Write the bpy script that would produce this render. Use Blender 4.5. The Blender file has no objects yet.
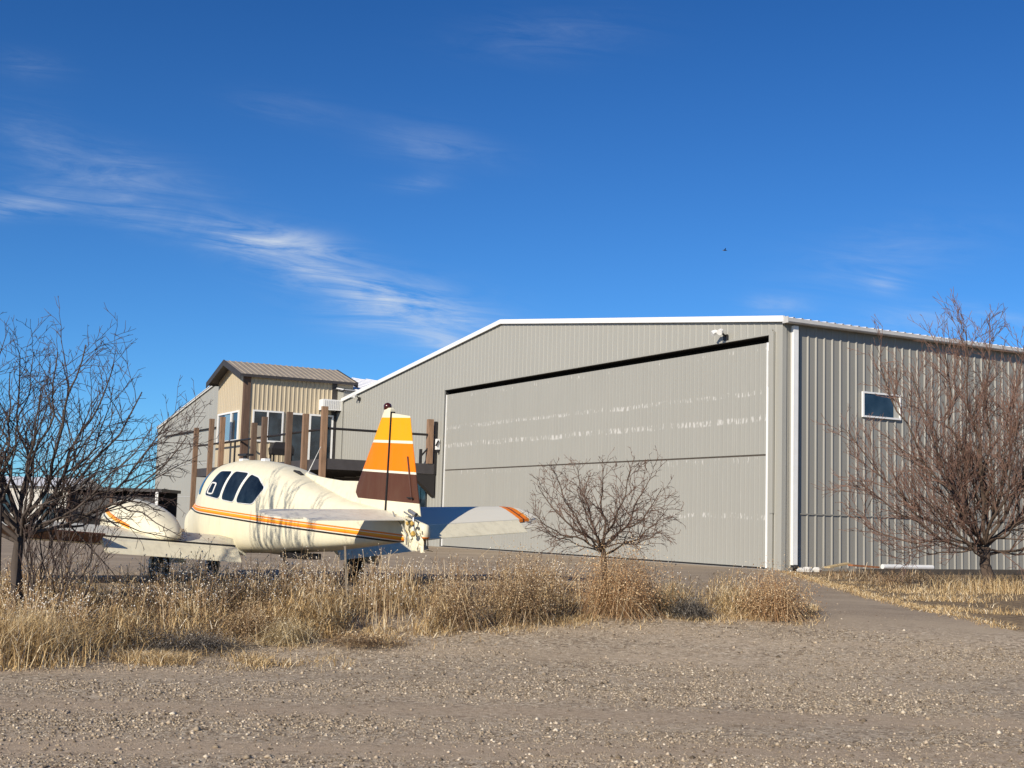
import bpy, math, random
import numpy as np
from mathutils import Vector, Matrix, noise as mnoise
random.seed(7); RG = np.random.default_rng(7)
C = bpy.context.scene.collection
sc = bpy.context.scene

# ------------------------------------------------------------------ camera
FPX, PITCH, ROLL, EYE = 1280.75, .1075, .029, 1.5
_f = np.array([0, math.cos(PITCH), math.sin(PITCH)]); _u = np.array([0, -math.sin(PITCH), math.cos(PITCH)]); _r = np.array([1., 0, 0])
RT = _r*math.cos(ROLL) + _u*math.sin(ROLL); UP = _u*math.cos(ROLL) - _r*math.sin(ROLL); FW = _f
cd = bpy.data.cameras.new('camera'); cam = bpy.data.objects.new('camera', cd); C.objects.link(cam)
cd.sensor_width = 36; cd.lens = 36*FPX/1024; cd.clip_start = .1; cd.clip_end = 12000
m = Matrix.Identity(4)
for i in range(3):
    m[i][0] = RT[i]; m[i][1] = UP[i]; m[i][2] = -FW[i]
m.translation = (0, 0, EYE); cam.matrix_world = m
sc.camera = cam

def ray(u, v): return RT*(u-512)/FPX - UP*(v-384)/FPX + FW
def at(u, v, Y):                       # world point seen at photo position (u, v) at distance Y
    d = ray(u, v); p = d*(Y/d[1]); return Vector((p[0], p[1], p[2]+EYE))

APRON = .4
def sst(a, b, x):
    t = min(1, max(0, (x-a)/(b-a))); return t*t*(3-2*t)
def gz(x, y):
    n = .018*mnoise.noise(Vector((x*.45, y*.45, 0))) + .02*mnoise.noise(Vector((x*.12, y*.12, 5)))
    return APRON*sst(12.5, 18.5, y) + n*(1-sst(15, 19, y)) 
def gz_np(X, Y):
    return np.array([gz(a, b) for a, b in zip(X, Y)])

# ------------------------------------------------------------------ mesh helpers
class MB:
    def __init__(s): s.v = []; s.f = []; s.mi = []
    def add(s, vs, fs, k=0):
        n = len(s.v); s.v.extend([tuple(p) for p in vs])
        s.f.extend([tuple(i+n for i in f) for f in fs]); s.mi.extend([k]*len(fs))
    def box(s, a, b, k=0):
        x0, y0, z0 = [min(p, q) for p, q in zip(a, b)]; x1, y1, z1 = [max(p, q) for p, q in zip(a, b)]
        s.add([(x0,y0,z0),(x1,y0,z0),(x1,y1,z0),(x0,y1,z0),(x0,y0,z1),(x1,y0,z1),(x1,y1,z1),(x0,y1,z1)],
              [(0,3,2,1),(4,5,6,7),(0,1,5,4),(1,2,6,5),(2,3,7,6),(3,0,4,7)], k)
    def bar(s, p, q, w, h=None, k=0, up=(0,0,1)):
        p = Vector(p); q = Vector(q); h = h or w; d = (q-p).normalized(); u = Vector(up)
        if abs(d.dot(u)) > .97: u = Vector((1,0,0))
        a = d.cross(u).normalized()*(w/2); b = a.cross(d).normalized()*(h/2)
        vs = [p-a-b, p+a-b, p+a+b, p-a+b, q-a-b, q+a-b, q+a+b, q-a+b]
        s.add(vs, [(0,3,2,1),(4,5,6,7),(0,1,5,4),(1,2,6,5),(2,3,7,6),(3,0,4,7)], k)
    def tube(s, pts, rad, n=5, k=0, cap=False):
        pts = [Vector(p) for p in pts]; N = len(pts)
        if not hasattr(rad, '__len__'): rad = [rad]*N
        d = (pts[1]-pts[0]).normalized(); u = Vector((0,0,1)) if abs(d.z) < .9 else Vector((1,0,0))
        a = d.cross(u).normalized(); vs = []
        for i in range(N):
            d = (pts[min(i+1,N-1)]-pts[max(i-1,0)])
            d = d.normalized() if d.length > 1e-9 else Vector((0,0,1))
            a = (a - d*a.dot(d)); a = a.normalized() if a.length > 1e-6 else d.orthogonal().normalized()
            b = d.cross(a)
            for j in range(n):
                t = 2*math.pi*j/n; vs.append(pts[i] + (a*math.cos(t)+b*math.sin(t))*rad[i])
        fs = [(i*n+j, i*n+(j+1)%n, (i+1)*n+(j+1)%n, (i+1)*n+j) for i in range(N-1) for j in range(n)]
        if cap: fs += [tuple(range(n-1,-1,-1)), tuple((N-1)*n+j for j in range(n))]
        s.add(vs, fs, k)
    def loft(s, rings, k=0, close=True, cap=True):
        n = len(rings[0]); vs = [p for r in rings for p in r]; m_ = n if close else n-1
        fs = [(i*n+j, i*n+(j+1)%n, (i+1)*n+(j+1)%n, (i+1)*n+j) for i in range(len(rings)-1) for j in range(m_)]
        if cap: fs += [tuple(range(n-1,-1,-1)), tuple((len(rings)-1)*n+j for j in range(n))]
        s.add(vs, fs, k)
    def build(s, name, mats, parent=None, smooth=False, fix=False):
        me = bpy.data.meshes.new(name); me.from_pydata(s.v, [], s.f)
        if not isinstance(mats, (list, tuple)): mats = [mats]
        for q in mats: me.materials.append(q)
        if len(mats) > 1: me.polygons.foreach_set('material_index', s.mi)
        if fix:
            import bmesh
            bm = bmesh.new(); bm.from_mesh(me); bmesh.ops.recalc_face_normals(bm, faces=bm.faces); bm.to_mesh(me); bm.free()
        if smooth: me.polygons.foreach_set('use_smooth', [True]*len(me.polygons))
        me.update()
        o = bpy.data.objects.new(name, me); C.objects.link(o)
        if parent: o.parent = parent
        return o
def npmesh(name, V, Fc, mt, parent=None):
    me = bpy.data.meshes.new(name); V = np.asarray(V, np.float32).reshape(-1,3); Fc = np.asarray(Fc, np.int32); k = Fc.shape[1]
    me.vertices.add(len(V)); me.vertices.foreach_set('co', V.ravel())
    me.loops.add(Fc.size); me.loops.foreach_set('vertex_index', Fc.ravel())
    me.polygons.add(len(Fc)); me.polygons.foreach_set('loop_start', np.arange(0, Fc.size, k, dtype=np.int32))
    me.update(calc_edges=True); me.validate(); me.materials.append(mt)
    o = bpy.data.objects.new(name, me); C.objects.link(o)
    if parent: o.parent = parent
    return o
def tag(o, label, cat, group=None, kind=None):
    if label: o['label'] = label
    if cat: o['category'] = cat
    if group: o['group'] = group
    if kind: o['kind'] = kind
    return o
def thing(name, label, cat, loc=(0,0,0), rz=0, group=None):
    o = bpy.data.objects.new(name, None); C.objects.link(o); o.location = loc; o.rotation_euler = (0,0,rz); o.empty_display_size = .3
    return tag(o, label, cat, group)

# ------------------------------------------------------------------ node helpers
class NT:
    def __init__(s, tree): s.t = tree; s.n = tree.nodes; s.l = tree.links
    def new(s, typ, **kw):
        x = s.n.new(typ)
        for k, v in kw.items(): setattr(x, k, v)
        return x
    def _in(s, sock, v):
        if isinstance(v, bpy.types.NodeSocket): s.l.new(v, sock)
        elif v is not None: sock.default_value = v
    def m(s, op, a, b=None, c=None, clamp=False):
        x = s.new('ShaderNodeMath', operation=op, use_clamp=clamp); s._in(x.inputs[0], a)
        if b is not None: s._in(x.inputs[1], b)
        if c is not None: s._in(x.inputs[2], c)
        return x.outputs[0]
    def mr(s, v, a, b, c=0., d=1.):
        x = s.new('ShaderNodeMapRange'); s._in(x.inputs[0], v)
        for i, q in enumerate((a, b, c, d)): s._in(x.inputs[i+1], q)
        return x.outputs[0]
    def noise(s, vec, scale, detail=3, rough=.55, dist=0.):
        x = s.new('ShaderNodeTexNoise'); s._in(x.inputs['Vector'], vec)
        x.inputs['Scale'].default_value = scale; x.inputs['Detail'].default_value = detail
        x.inputs['Roughness'].default_value = rough; x.inputs['Distortion'].default_value = dist
        return x.outputs[0]
    def vec(s, x=0., y=0., z=0.):
        q = s.new('ShaderNodeCombineXYZ')
        for i, v in enumerate((x, y, z)): s._in(q.inputs[i], v)
        return q.outputs[0]
    def sep(s, v):
        q = s.new('ShaderNodeSeparateXYZ'); s._in(q.inputs[0], v); return q.outputs
    def scale(s, v, sx, sy, sz):
        q = s.new('ShaderNodeMapping'); s._in(q.inputs[0], v); q.inputs['Scale'].default_value = (sx, sy, sz); return q.outputs[0]
    def mix(s, f, a, b, bt='MIX'):
        x = s.new('ShaderNodeMix', data_type='RGBA', blend_type=bt); s._in(x.inputs[0], f)
        for i, q in ((6, a), (7, b)):
            if isinstance(q, (tuple, list)): q = tuple(q)+(1,) if len(q) == 3 else q
            s._in(x.inputs[i], q)
        return x.outputs[2]
    def ramp(s, v, stops, interp='LINEAR'):
        x = s.new('ShaderNodeValToRGB'); s._in(x.inputs[0], v); cr = x.color_ramp; cr.interpolation = interp
        while len(cr.elements) > 1: cr.elements.remove(cr.elements[-1])
        cr.elements[0].position = stops[0][0]; cr.elements[0].color = tuple(stops[0][1])+(1,)
        for p, c in stops[1:]:
            e = cr.elements.new(p); e.color = tuple(c)+(1,)
        return x.outputs[0]
def mat(name, col=(.5,.5,.5), rough=.6, metal=0., var=.0, vs=3., stretch=(1,1,1), bump=0., bs=20., build=None, spec=.5):
    M = bpy.data.materials.new(name); M.use_nodes = True; t = NT(M.node_tree); b = M.node_tree.nodes['Principled BSDF']
    b.inputs['Roughness'].default_value = rough; b.inputs['Metallic'].default_value = metal; b.inputs['Specular IOR Level'].default_value = spec
    tc = t.new('ShaderNodeTexCoord').outputs['Object']
    c = None
    if build: c = build(t, tc, b)
    if c is None: c = tuple(col)+(1,)
    if var:
        n = t.noise(t.scale(tc, *stretch), vs, 4, .6)
        k = t.mr(n, .25, .75, 1-var, 1+var)
        g = t.new('ShaderNodeCombineColor')
        for i in range(3): t._in(g.inputs[i], k)
        c = t.mix(1., c, g.outputs[0], 'MULTIPLY')
    t._in(b.inputs['Base Color'], c)
    if bump:
        bn = t.new('ShaderNodeBump'); bn.inputs['Strength'].default_value = bump; bn.inputs['Distance'].default_value = .02
        t._in(bn.inputs['Height'], t.noise(tc, bs, 4, .6)); t.l.new(bn.outputs[0], b.inputs['Normal'])
    return M
def island(stops):
    def f(t, tc, b):
        return t.ramp(t.new('ShaderNodeNewGeometry').outputs['Random Per Island'], stops)
    return f
def stripes(kx, stops, lo, hi, dirt=.25, bow=0.):
    # paint stripes of the airframe: constant bands of (z - kx*x)
    def f(t, tc, b):
        s = t.sep(tc); h = t.m('SUBTRACT', s[2], t.m('MULTIPLY', s[0], kx))
        c = t.ramp(t.mr(h, lo, hi), [((p-lo)/(hi-lo), q) for p, q in stops], 'CONSTANT')
        n = t.noise(t.scale(tc, 2.5, 2.5, .6), 3., 5, .65)
        d = t.mr(n, .45, .75, 0., dirt)
        c = t.mix(d, c, (.30,.26,.18))
        n2 = t.noise(t.scale(tc, 9, 9, .8), 3., 3, .6)
        return t.mix(t.mr(n2, .55, .8, 0., dirt*.8), c, (.22,.19,.13))
    return f

# ------------------------------------------------------------------ light and sky
SUN_EL, SUN_AZ = 26., 31.            # light travels towards azimuth 31 deg clockwise from +Y
az = math.radians(SUN_AZ); el = math.radians(SUN_EL)
ld = Vector((math.sin(az)*math.cos(el), math.cos(az)*math.cos(el), -math.sin(el)))
L = bpy.data.lights.new('sun', 'SUN'); L.energy = 5.0; L.angle = math.radians(.40); L.color = (1., .90, .75)
lo = bpy.data.objects.new('sun', L); C.objects.link(lo); lo.rotation_euler = ld.to_track_quat('-Z', 'Y').to_euler()
W = bpy.data.worlds.new('World'); sc.world = W; W.use_nodes = True
t = NT(W.node_tree); bg = W.node_tree.nodes['Background']
sky = t.new('ShaderNodeTexSky', sky_type='NISHITA'); sky.sun_disc = False; sky.sun_elevation = el
sky.sun_rotation = az + math.pi; sky.altitude = 1700; sky.air_density = 1.0; sky.dust_density = .1; sky.ozone_density = 2.0
bg.inputs['Strength'].default_value = .095
d = t.sep(t.new('ShaderNodeTexCoord').outputs['Generated'])
yy = t.m('MAXIMUM', d[1], .05)
px = t.m('DIVIDE', d[0], yy); pz = t.m('DIVIDE', d[2], yy)
def wp(u, v):
    q = ray(u, v); return q[0]/q[1], q[2]/q[1]
# cirrus: elongated patches (direction of the sky), broken up by fibrous noise
blobs = [((-20,204),(70,200),13,.9),((60,165),(190,192),26,.42),((130,212),(270,242),17,.75),((230,238),(330,262),20,.85),((290,262),(400,305),24,.9),
         ((340,300),(465,318),26,.95),((420,335),(460,345),12,.55),((250,100),(330,115),14,.18),((380,135),(480,150),20,.2),((390,185),(440,183),8,.25),
         ((0,120),(60,150),30,.2),((810,270),(960,235),30,.16),((750,306),(800,306),10,.35),((870,278),(900,282),12,.35),((880,318),(1024,322),14,.35),((60,440),(120,455),30,.4),((5,60),(60,70),14,.2),((480,40),(620,30),25,.1)]
tot = None
for (p, q, w, s) in blobs:
    a = np.array(wp(*p)); b_ = np.array(wp(*q)); cx, cz = (a+b_)/2; dv = b_-a; ln = np.hypot(*dv)/2*1.25; ang = math.atan2(dv[1], dv[0])
    ca, sa = math.cos(ang), math.sin(ang); wd = w/FPX
    X = t.m('SUBTRACT', px, float(cx)); Z = t.m('SUBTRACT', pz, float(cz))
    al = t.m('ADD', t.m('MULTIPLY', X, ca/ln), t.m('MULTIPLY', Z, sa/ln)); pe = t.m('SUBTRACT', t.m('MULTIPLY', Z, ca/wd), t.m('MULTIPLY', X, sa/wd))
    e = t.m('EXPONENT', t.m('MULTIPLY', t.m('ADD', t.m('MULTIPLY', al, al), t.m('MULTIPLY', pe, pe)), -1.))
    e = t.m('MULTIPLY', e, s); e = t.m('MULTIPLY', e, 1.05); tot = e if tot is None else t.m('ADD', tot, e)
ca, sa = math.cos(-.10), math.sin(-.10)
rx = t.m('ADD', t.m('MULTIPLY', px, ca), t.m('MULTIPLY', pz, sa)); rz_ = t.m('SUBTRACT', t.m('MULTIPLY', pz, ca), t.m('MULTIPLY', px, sa))
n1 = t.noise(t.vec(t.m('MULTIPLY', rx, 7.), t.m('MULTIPLY', rz_, 46.), 0.), 1., 9, .66, 1.6)
n2 = t.noise(t.vec(t.m('MULTIPLY', rx, 5.), t.m('MULTIPLY', rz_, 11.), 3.), 1., 5, .6, .8)
nn = t.m('MULTIPLY', t.mr(n1, .36, .70, .02, 1.), t.mr(n2, .3, .65, .15, 1.))
msk = t.m('MULTIPLY', t.m('MULTIPLY', tot, nn), 1.0, clamp=True)
tint = t.mix(t.mr(d[2], .04, .46), (.34,.74,1.16), (.15,.50,.95))
sk = t.mix(1., sky.outputs[0], tint, 'MULTIPLY')
t._in(bg.inputs[0], t.mix(msk, sk, (6.0,6.8,7.9)))
sc.view_settings.view_transform = 'Standard'; sc.view_settings.look = 'None'; sc.view_settings.exposure = .12; sc.view_settings.gamma = 1

# ------------------------------------------------------------------ ground
def pebbles(t, tc):
    cols = []
    for sc_, rp in ((24., [(.0,(.13,.095,.066)),(.3,(.27,.205,.142)),(.6,(.44,.34,.24)),(.85,(.57,.46,.34)),(1.,(.72,.62,.48))]), (60., [(.0,(.16,.12,.085)),(.5,(.42,.33,.24)),(1.,(.66,.56,.43))])):
        v = t.new('ShaderNodeTexVoronoi'); t._in(v.inputs['Vector'], tc); v.inputs['Scale'].default_value = sc_
        cols.append(t.ramp(t.sep(v.outputs['Color'])[0], rp))
    return t.mix(t.mr(t.noise(tc, 12., 3, .6), .4, .6), cols[0], cols[1])
def gravel_mat(t, tc, b):
    s = t.sep(tc)
    n1 = t.noise(tc, 55., 4, .7); n2 = t.noise(tc, .55, 4, .6); n3 = t.noise(t.scale(tc, .22, 1.1, 1), 1., 4, .6); n4 = t.noise(tc, 9., 4, .65)
    c = pebbles(t, tc)
    c = t.mix(t.mr(n3, .46, .64, 0., .55), c, (.52,.405,.29))
    c = t.mix(t.mr(n2, .5, .75, 0., .35), c, (.33,.255,.18))
    c = t.mix(t.mr(n4, .55, .8, 0., .4), c, (.30,.23,.165))
    for a_, b_, c_, f_ in ((8.45, .08, 1., .35), (10.1, .1, 2., .3)):
        ty = t.m('ADD', t.m('ADD', a_, t.m('MULTIPLY', s[0], b_)), t.m('MULTIPLY', t.m('SINE', t.m('ADD', t.m('MULTIPLY', s[0], f_), c_)), .28))
        q = t.m('DIVIDE', t.m('SUBTRACT', t.m('ADD', s[1], t.m('MULTIPLY', t.m('SUBTRACT', n2, .5), .9)), ty), .40)
        c = t.mix(t.m('MULTIPLY', t.m('EXPONENT', t.m('MULTIPLY', t.m('MULTIPLY', q, q), -1.)), .62), c, t.mix(n4, (.34,.245,.165), (.56,.43,.31)))
    vg = t.m('MULTIPLY', t.mr(t.m('ADD', s[0], t.m('MULTIPLY', t.m('SUBTRACT', n4, .5), 1.5)), 6.0, 6.6), t.mr(s[1], 15.8, 17.2))
    c = t.mix(vg, c, t.ramp(n4, [(.35,(.12,.085,.055)),(.6,(.30,.215,.13)),(.75,(.46,.35,.2))]))
    bn = t.new('ShaderNodeBump'); bn.inputs['Strength'].default_value = .7; bn.inputs['Distance'].default_value = .02
    t._in(bn.inputs['Height'], t.m('ADD', n1, n4)); t.l.new(bn.outputs[0], b.inputs['Normal'])
    return t.mix(1., c, (1.07,1.085,1.05), 'MULTIPLY')
M_gravel = mat('gravel', rough=.95, build=gravel_mat, spec=.2)
def asph(t, tc, b):
    n1 = t.noise(tc, 40., 4, .7); n2 = t.noise(t.scale(tc, .5, .9, 1), .8, 5, .6); n3 = t.noise(tc, 3., 5, .65)
    s = t.sep(tc); c = t.ramp(n1, [(.3,(.20,.155,.11)),(.5,(.30,.232,.168)),(.68,(.44,.345,.25))])
    c = t.mix(t.mr(n2, .45, .65, 0., .6), c, (.45,.36,.26))
    c = t.mix(t.mr(n3, .55, .7, 0., .45), c, (.22,.175,.135))
    c = t.mix(t.mr(t.m('ADD', s[1], t.m('MULTIPLY', t.m('SUBTRACT', n2, .5), 6.)), 17.6, 15.2), c, pebbles(t, tc))
    bn = t.new('ShaderNodeBump'); bn.inputs['Strength'].default_value = .4; bn.inputs['Distance'].default_value = .01
    t._in(bn.inputs['Height'], n1); t.l.new(bn.outputs[0], b.inputs['Normal'])
    return t.mix(1., c, (1.07,1.085,1.05), 'MULTIPLY')
M_asph = mat('asphalt', rough=.9, build=asph, spec=.25)
xs = np.concatenate([[-4000,-1200,-400,-150,-70,-40,-25], np.arange(-16, 16.01, .25), [25,40,70,150,400,1200,4000]])
ys = np.concatenate([[-300,-80,-20,-5], np.arange(0, 20.01, .25), np.arange(21, 40, 2.), [50,70,100,160,300,800,2000,6000]])
V = [(x, y, gz(x, y)) for y in ys for x in xs]; nx = len(xs)
Fq = [(j*nx+i, j*nx+i+1, (j+1)*nx+i+1, (j+1)*nx+i) for j in range(len(ys)-1) for i in range(nx-1)]
tag(npmesh('gravel_ground', V, Fq, M_gravel), None, None, kind='structure')
def x_right(y):
    return float(np.interp(y, [12, 14.5, 16.3, 18.5, 22.3, 34.2, 40], [9.5, 7.6, 6.55, 6.05, 6.25, 7.35, 8.0]))
V = []; NU, NV = 170, 70
for j in range(NV+1):
    for i in range(NU+1):
        u = i/NU; v = j/NV; u2 = 1-(1-u)**2.2
        yf = float(np.interp(-120+127.6*u2, [3.4, 5.2, 6.5], [17.8, 15.4, 14.6])) + .35*mnoise.noise(Vector((u2*40, 1, 2))) + .25*mnoise.noise(Vector((u2*160, 4, 2)))
        y = yf + (130-yf)*v**2.0
        xr = x_right(min(y, 40)) + (.18*mnoise.noise(Vector((3, y*1.5, 2))) + .1*mnoise.noise(Vector((3, y*5, 8))) if y < 33 else 0)
        if y > 36: xr = 7.2 - (y-36)*.56
        x = -120 + (xr+120)*u2
        V.append((x, y, gz(x, y)-.006+.014*sst(yf+.2, yf+1.4, y)))
Fq = [(j*(NU+1)+i, j*(NU+1)+i+1, (j+1)*(NU+1)+i+1, (j+1)*(NU+1)+i) for j in range(NV) for i in range(NU)]
tag(npmesh('asphalt_apron', V, Fq, M_asph), None, None, kind='structure')

def front_y(x): return np.interp(x, [3.4, 5.2, 6.5], [17.6, 15.2, 14.4])
# loose stones
def in_strip(x, y):                    # weed strip between gravel and apron
    f = np.interp(x, [-9,-5,-4.4,-3.4,-1.2,1.3,2.6,4.0,4.3], [11.9,12.2,12.7,14.2,14.9,16.6,17.0,17.0,18.2])
    bk = np.interp(x, [-9,-4,-2.2,0,2,4.3], [16.4,16.9,17.2,17.8,18.8,18.0])
    return (y > f) & (y < bk) & (x < 4.3)
M_stone = mat('stone', rough=.9, build=island([(0,(.10,.076,.052)),(.45,(.33,.265,.187)),(.85,(.50,.41,.298)),(1,(.68,.60,.47))]), spec=.25)
N = 230000
Y = 6.2 + 11.0*RG.random(N)**1.15; X = (RG.random(N)*2-1)*(.43*Y+1.6)
nz = np.array([mnoise.noise(Vector((a*.25, b*.9, 3)))+.5*mnoise.noise(Vector((a*1.3, b*1.3, 9))) for a, b in zip(X, Y)])
def track_y(x): return 8.45+.25*np.sin(x*.35+1.)+.08*x, 10.1+.3*np.sin(x*.3+2.)+.1*x
tk = sum(np.exp(-((Y-c_)/.34)**2) for c_ in track_y(X))
keep = (RG.random(N) > .82*tk) & (RG.random(N) < np.clip(.55+1.2*nz, .10, 1)) & (RG.random(N) < np.clip(1-(Y-front_y(X))/1.6, .02, 1)) & ~(in_strip(X, Y) & (RG.random(N) < .8))
X, Y = X[keep], Y[keep]
# drifts of loose stones along the drive
for (p, q, n, w) in [((4.2,18.8),(5.6,16.6),260,.10),((4.3,15.3),(6.3,13.9),420,.16),((4.7,22.2),(5.1,18.6),160,.08)]:
    tt = RG.random(n); X = np.r_[X, p[0]+(q[0]-p[0])*tt+RG.normal(0,w,n)]; Y = np.r_[Y, p[1]+(q[1]-p[1])*tt+RG.normal(0,w,n)]
n = len(X); R_ = np.exp(RG.normal(math.log(.0066), .48, n)).clip(.004, .034)
oc = np.array([(1,0,0),(0,1,0),(-1,0,0),(0,-1,0),(0,0,1),(0,0,-1)], float)
th = RG.random(n)*6.283; Vx = oc[None]*(.65+.6*RG.random((n,6,1)))*np.stack([np.ones(n), .6+.5*RG.random(n), .45+.35*RG.random(n)], -1)[:,None,:]
cx, sx = np.cos(th)[:,None], np.sin(th)[:,None]
Vx = np.stack([Vx[...,0]*cx-Vx[...,1]*sx, Vx[...,0]*sx+Vx[...,1]*cx, Vx[...,2]], -1)*R_[:,None,None]
Vx += np.stack([X, Y, gz_np(X, Y)+R_*.25], -1)[:,None,:]
of = np.array([(0,1,4),(1,2,4),(2,3,4),(3,0,4),(1,0,5),(2,1,5),(3,2,5),(0,3,5)])
tag(npmesh('loose_gravel', Vx.reshape(-1,3), (of[None]+6*np.arange(n)[:,None,None]).reshape(-1,3), M_stone), None, None, kind='stuff')

# ------------------------------------------------------------------ hangars
TH = .5072; UX, UY = -math.sin(TH), math.cos(TH)
H0 = Vector((7.4775, 35.1885, APRON)); HR = math.pi/2 + TH
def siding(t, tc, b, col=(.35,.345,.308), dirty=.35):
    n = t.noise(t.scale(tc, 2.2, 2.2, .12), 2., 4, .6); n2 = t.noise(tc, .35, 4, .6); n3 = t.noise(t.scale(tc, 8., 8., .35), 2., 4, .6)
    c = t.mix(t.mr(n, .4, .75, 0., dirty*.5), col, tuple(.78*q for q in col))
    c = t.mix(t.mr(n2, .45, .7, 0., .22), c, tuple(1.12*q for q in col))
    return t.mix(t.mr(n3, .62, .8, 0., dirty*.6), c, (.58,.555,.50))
M_side = mat('grey_siding', rough=.5, build=siding)
def doorm(rows):
    def f(t, tc, b):
        c = siding(t, tc, b, (.338,.333,.297), .4); s = t.sep(tc)
        nn = t.noise(t.vec(t.m('MULTIPLY', s[0], 11.), 0., t.m('MULTIPLY', s[2], 3.)), 1., 2, .6); ng = t.noise(t.vec(t.m('MULTIPLY', s[0], .7), 0., s[2]), 1., 2, .5)
        for (z, w, th_, smax) in rows:
            wob = t.m('ADD', t.m('SUBTRACT', s[2], z), t.mr(ng, .3, .7, -.05, .05))
            k = t.m('MULTIPLY', t.mr(t.m('ABSOLUTE', wob), w, w*.55), t.mr(t.m('ADD', nn, t.mr(ng, .3, .7, -.06, .06)), th_, th_+.07))
            if smax: k = t.m('MULTIPLY', k, t.mr(s[0], smax+2, smax))
            c = t.mix(t.m('MULTIPLY', k, .58, clamp=True), c, (.66,.65,.62))
        return c
    return f
M_door = mat('door_siding', rough=.5, build=doorm([(4.95,.085,.53,None),(4.2,.10,.51,None),(1.45,.085,.53,5.5),(.03,.05,.6,None),(6.22,.08,.62,None),(3.06,.10,.6,None)]))
M_sidew = mat('shade_darkened_siding', rough=.45, build=lambda t, tc, b: siding(t, tc, b, (.27,.262,.232), .3))  # front siding grey darkened; the side walls' weaker sun is in the colour
M_white = mat('white_trim', (.80,.80,.78), .4, var=.05)
M_dark = mat('dark_opening', (.012,.012,.013), .8)
M_seam = mat('grimy_seam', (.07,.058,.045), .8, var=.3, vs=8)
M_roof = mat('galvanised_roof', (.78,.78,.78), .4, .0, var=.08)
M_gut = mat('grey_gutter', (.52,.51,.49), .45, var=.1)
def glassm(t, tc, b):
    n = t.noise(t.scale(tc, 1., 1., 1.), 1.6, 3, .5)
    return t.ramp(n, [(.35,(.010,.016,.024)),(.7,(.035,.055,.075))])
M_glass = mat('window_glass', rough=.06, build=glassm, spec=.8)
M_conc = mat('concrete', (.36,.34,.31), .9, var=.15, vs=2., bump=.3)

RIB = .3048
def rib_profile(x0, x1, pitch, amp, top, base):    # trapezoid ribs: list of (x, out)
    r = [(x0, 0.)]; k = math.ceil(x0/pitch)
    while True:
        c = k*pitch; k += 1
        if c-base/2 <= x0: continue
        if c+base/2 >= x1: break
        r += [(c-base/2, 0.), (c-top/2, amp), (c+top/2, amp), (c+base/2, 0.)]
    r.append((x1, 0.)); return r
def ribbed_front(mb, prof, zb, ztop, out0=0.):     # facade panel along local x
    for (a, oa), (b, ob) in zip(prof[:-1], prof[1:]):
        if b-a < 1e-6: continue
        za0, zb0 = zb(a+1e-4), zb(b-1e-4)
        mb.add([(a,out0+oa,za0),(b,out0+ob,zb0),(b,out0+ob,ztop(b)),(a,out0+oa,ztop(a))], [(0,1,2,3)])
def hangar(root, S0, S1, He, Hr, depth, open_=None, side=True, pitch=RIB, amp=.012, fo=0.):
    W_ = S1-S0; mid = (S0+S1)/2
    zt = lambda s: He-.12 + (Hr-He)*(1-abs(s-mid)/(W_/2))
    prof = rib_profile(S0, S1, pitch, amp, .03, .08)
    if open_:
        xs_ = [open_[0], open_[1]]
        prof = sorted(set(prof+[(x, 0.) for x in xs_]))
        prof = [p for p in prof if not any(0 < abs(p[0]-x) < .07 for x in xs_)]
    prof = sorted(set(prof+[(mid, 0.)])); prof = [p for p in prof if p[0] == mid or abs(p[0]-mid) > .07]
    zb = lambda s: open_[2] if open_ and open_[0] <= s <= open_[1] else 0.
    mb = MB(); ribbed_front(mb, prof, zb, zt, fo); mb.build('front_wall', M_side, root)
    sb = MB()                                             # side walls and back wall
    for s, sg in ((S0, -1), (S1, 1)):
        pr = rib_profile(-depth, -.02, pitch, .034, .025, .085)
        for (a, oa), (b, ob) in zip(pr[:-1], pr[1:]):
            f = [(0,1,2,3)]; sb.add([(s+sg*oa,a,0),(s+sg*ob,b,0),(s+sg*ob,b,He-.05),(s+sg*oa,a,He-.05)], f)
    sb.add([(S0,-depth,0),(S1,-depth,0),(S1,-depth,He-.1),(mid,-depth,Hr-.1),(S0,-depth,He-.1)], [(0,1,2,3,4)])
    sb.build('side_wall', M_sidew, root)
    rb = MB()
    for s, sg in ((S0, -1), (S1, 1)):                     # corrugated roof, ribs from ridge to eave
        pr = rib_profile(-depth, .10, pitch, .045, .05, .13); e = s+sg*.12; ze = He-(Hr-He)/(W_/2)*.12
        for (a, oa), (b, ob) in zip(pr[:-1], pr[1:]):
            rb.add([(e,a,ze+oa),(e,b,ze+ob),(mid,b,Hr+ob),(mid,a,Hr+oa)], [(0,1,2,3)])
        rb.add([(e,-depth,ze-.05),(e,.1,ze-.05),(mid,.1,Hr-.05),(mid,-depth,Hr-.05)], [(0,1,2,3)])
    rb.build('roof', M_roof, root)
    tr = MB(); o = fo+.06
    for s, sg in ((S0, -1), (S1, 1)):
        e = s+sg*(.14 if S0 < 1 or sg > 0 else -1.7); ze = He-(Hr-He)/(W_/2)*(s-e)*-sg; hh = .12
        x0, x1 = e, mid+(-sg)*0
        vs = [(e,o,ze-hh),(mid,o,Hr-hh),(mid,o,Hr+.05),(e,o,ze+.05),(e,o+.06,ze-hh),(mid,o+.06,Hr-hh),(mid,o+.06,Hr+.05),(e,o+.06,ze+.05)]
        tr.add(vs, [(0,1,2,3),(4,5,6,7),(0,1,5,4),(3,2,6,7),(0,3,7,4)])
    tr.build('rake_trim', M_white, root, fix=True)
    return zt
hg = thing('hangar', 'large grey ribbed metal hangar with wide closed door and white roof trim', 'hangar', H0, HR, 'grey metal hangars')
W1 = 32.57; OP = (.52, 21.11, 6.53)
hangar(hg, 0., W1, 6.97, 8.896, 26., OP)
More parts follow.
